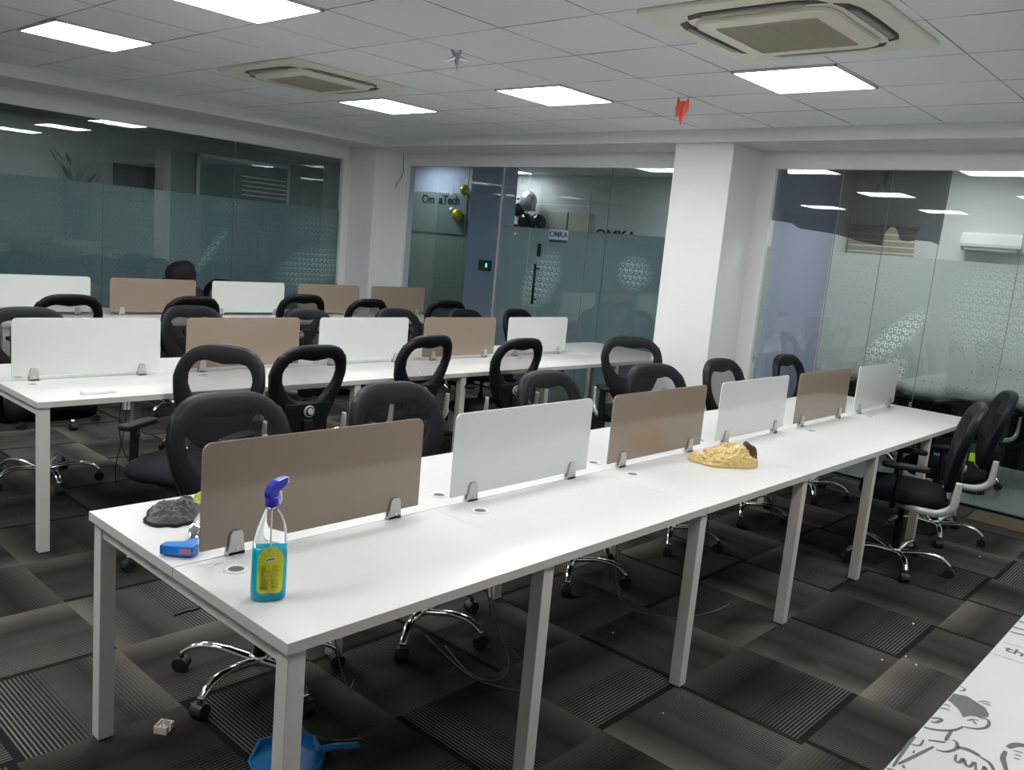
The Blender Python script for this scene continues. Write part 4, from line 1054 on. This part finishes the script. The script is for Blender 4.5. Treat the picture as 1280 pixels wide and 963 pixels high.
# ------------------------------------------------------------------ the person behind the back row
def person():
    t = thing('person', 'person in a black cap and black top behind the brown back row divider', 'person', (3.36, 6.92, 0), math.radians(98))
    # joints, person faces +Y locally
    J = {'pel': (0, 0, .50), 'sp': (0, .03, .66), 'ch': (0, .10, .84), 'nk': (0, .15, .965), 'hb': (0, .17, 1.02),
         'sl': (-.17, .11, .90), 'el': (-.23, .16, .68), 'wl': (-.12, .33, .585),
         'sr': (.17, .11, .90), 'er': (.23, .16, .68), 'wr': (.12, .33, .585),
         'hl': (-.09, .02, .48), 'kl': (-.12, .43, .49), 'al': (-.12, .40, .09), 'fl': (-.12, .54, .04),
         'hr': (.09, .02, .48), 'kr': (.12, .43, .49), 'ar': (.12, .40, .09), 'fr': (.12, .54, .04)}
    rad = {'pel': .13, 'sp': .13, 'ch': .14, 'nk': .055, 'hb': .05, 'sl': .065, 'el': .045, 'wl': .028, 'sr': .065, 'er': .045, 'wr': .028,
           'hl': .085, 'kl': .06, 'al': .04, 'fl': .035, 'hr': .085, 'kr': .06, 'ar': .04, 'fr': .035}
    E_ = [('pel', 'sp'), ('sp', 'ch'), ('ch', 'nk'), ('nk', 'hb'), ('ch', 'sl'), ('sl', 'el'), ('el', 'wl'), ('ch', 'sr'), ('sr', 'er'), ('er', 'wr'),
          ('pel', 'hl'), ('hl', 'kl'), ('kl', 'al'), ('al', 'fl'), ('pel', 'hr'), ('hr', 'kr'), ('kr', 'ar'), ('ar', 'fr')]
    ks = list(J)
    me = bpy.data.meshes.new('body'); me.from_pydata([J[k] for k in ks], [(ks.index(a), ks.index(b)) for a, b in E_], [])
    o = bpy.data.objects.new('body', me); COL.objects.link(o); o.parent = t
    md = o.modifiers.new('skin', 'SKIN'); sv = me.skin_vertices[0].data
    for i, k in enumerate(ks): sv[i].radius = (rad[k], rad[k]*(.75 if k in ('pel', 'sp', 'ch') else 1)); sv[i].use_root = (k == 'pel')
    sb_ = o.modifiers.new('sub', 'SUBSURF'); sb_.levels = 2; sb_.render_levels = 2
    me.materials.append(M['shirt'])
    # head with face, tilted down
    hd = MB(); 
    R = []
    for i in range(13):
        th = PI*i/12; r = math.sin(th)
        ring = []
        for j in range(20):
            a = 2*PI*j/20; x = .078*r*math.cos(a); y = .098*r*math.sin(a); z = -.118*math.cos(th)
            if z < -.02: y += .02*(-z/.118); x *= .86
            ring.append((x, y, z))
        R.append(ring)
    hd.loft(R)
    hd.loft([[(x*w_, .095+y_, z_) for x, y_ in ((-1, 0), (1, 0), (.3, d_), (-.3, d_))] for w_, d_, z_ in ((.006, .012, .012), (.010, .020, -.008), (.014, .026, -.026), (.006, .008, -.032))])
    h = hd.build('head', 'skin', t); h.location = (0, .19, 1.065); h.rotation_euler = (math.radians(-22), 0, math.radians(-12)); h.scale = (1.18, 1.18, 1.1)
    mb = MB()
    for s in (-1, 1): mb.ball((s*.032, .088, .008), .009, 8); 
    mb.build('eye', 'white_paper', h)
    mb = MB(); mb.tube([(-.024, .098, -.058), (0, .106, -.060), (.024, .098, -.058)], .005, 6); mb.build('mouth', 'pink', h)
    mb = MB()
    for s in (-1, 1): mb.loft([[(s*(.076+d), y*q, z*q) for y, z in ((-.012, -.02), (.010, -.016), (.014, .016), (-.010, .026))] for d, q in ((0, 1.), (.012, .9))])
    mb.build('ear', 'skin', h)
    hr = MB(); R = []
    for i in range(9):
        th = PI*(.28+.62*i/8); rr_ = math.sin(th); ring = []
        for j in range(21):
            a = PI*(.93+1.14*j/20); ring.append((.090*rr_*math.cos(a), -.006+.108*rr_*math.sin(a), .125*math.cos(th)))
        R.append(ring)
    n_ = 21; vs = [p for q in R for p in q]; hr.add(vs, [(i*n_+j, i*n_+j+1, (i+1)*n_+j+1, (i+1)*n_+j) for i in range(8) for j in range(20)], True)
    ho = hr.build('hair', 'cap', h); so = ho.modifiers.new('thick', 'SOLIDIFY'); so.thickness = .016; so.offset = 1
    cp = MB(); cp.lathe([(.100, -.01), (.109, .02), (.112, .06), (.100, .095), (.078, .122), (.04, .138), (.001, .142)], (0, -.005, -.015), 28, 1., 1.14)
    cp = cp.build('cap', 'cap', h)
    br = MB(); arc = [(.088*math.cos(a), .06+.125*math.sin(a)) for a in [PI*i/14 for i in range(15)]]
    br.loft([[(x, y, .006-.4*x*x) for x, y in arc], [(x, y, .014-.4*x*x) for x, y in arc]], smooth=False); br.build('cap_brim', 'cap', cp)
    for s in (-1, 1):
        mb = MB(); w_ = Vector((s*.12, .33, .585))
        mb.loft([[(w_.x+x*q, w_.y+y_, w_.z+z*q) for x, z in ((-.03, -.008), (0, -.013), (.03, -.008), (.034, .004), (0, .014), (-.034, .004))] for y_, q in ((0, .8), (.03, 1.1), (.075, 1.25), (.085, 1.15))])
        for i in range(4):
            x = w_.x-.028+i*.0185; L = (.062, .072, .068, .052)[i]
            mb.tube([(x, w_.y+.075, w_.z), (x, w_.y+.075+L*.5, w_.z+.004), (x, w_.y+.075+L, w_.z-.012)], [.0095, .0085, .0065], 8)
        mb.tube([(w_.x-s*.03, w_.y+.02, w_.z), (w_.x-s*.052, w_.y+.05, w_.z-.003), (w_.x-s*.055, w_.y+.08, w_.z-.008)], [.012, .010, .008], 8)
        mb.build('hand', 'skin', t)
    return t
person()
place_chair(3.38, 6.93, 188, 'black office chair carrying the person in the black cap behind the back row', 'chair behind the back row', 70, 0, False)

# ------------------------------------------------------------------ world, camera, view
wd = bpy.data.worlds.new('World'); SC.world = wd; wd.use_nodes = True
wd.node_tree.nodes['Background'].inputs[0].default_value = (.5, .55, .6, 1); wd.node_tree.nodes['Background'].inputs[1].default_value = .02
cam = bpy.data.cameras.new('camera'); co = bpy.data.objects.new('camera', cam); COL.objects.link(co)
cam.sensor_fit = 'HORIZONTAL'; cam.sensor_width = 36; cam.lens = 36*1065.6/1280; cam.clip_start = .02; cam.clip_end = 60
r_ = Vector((0.67446457, -0.7328911, 0.08926464)); d_ = Vector((-0.05969021, -0.17463738, -0.98282189)); f_ = Vector((0.73589036, 0.65755032, -0.16153315))
co.matrix_world = Matrix(((r_.x, -d_.x, -f_.x, -1.0243), (r_.y, -d_.y, -f_.y, -1.5126), (r_.z, -d_.z, -f_.z, 1.6684), (0, 0, 0, 1)))
SC.camera = co
vs_ = SC.view_settings; vs_.view_transform = 'Standard'; vs_.look = 'None'; vs_.gamma = 1; vs_.use_curve_mapping = False; vs_.exposure = 1.8
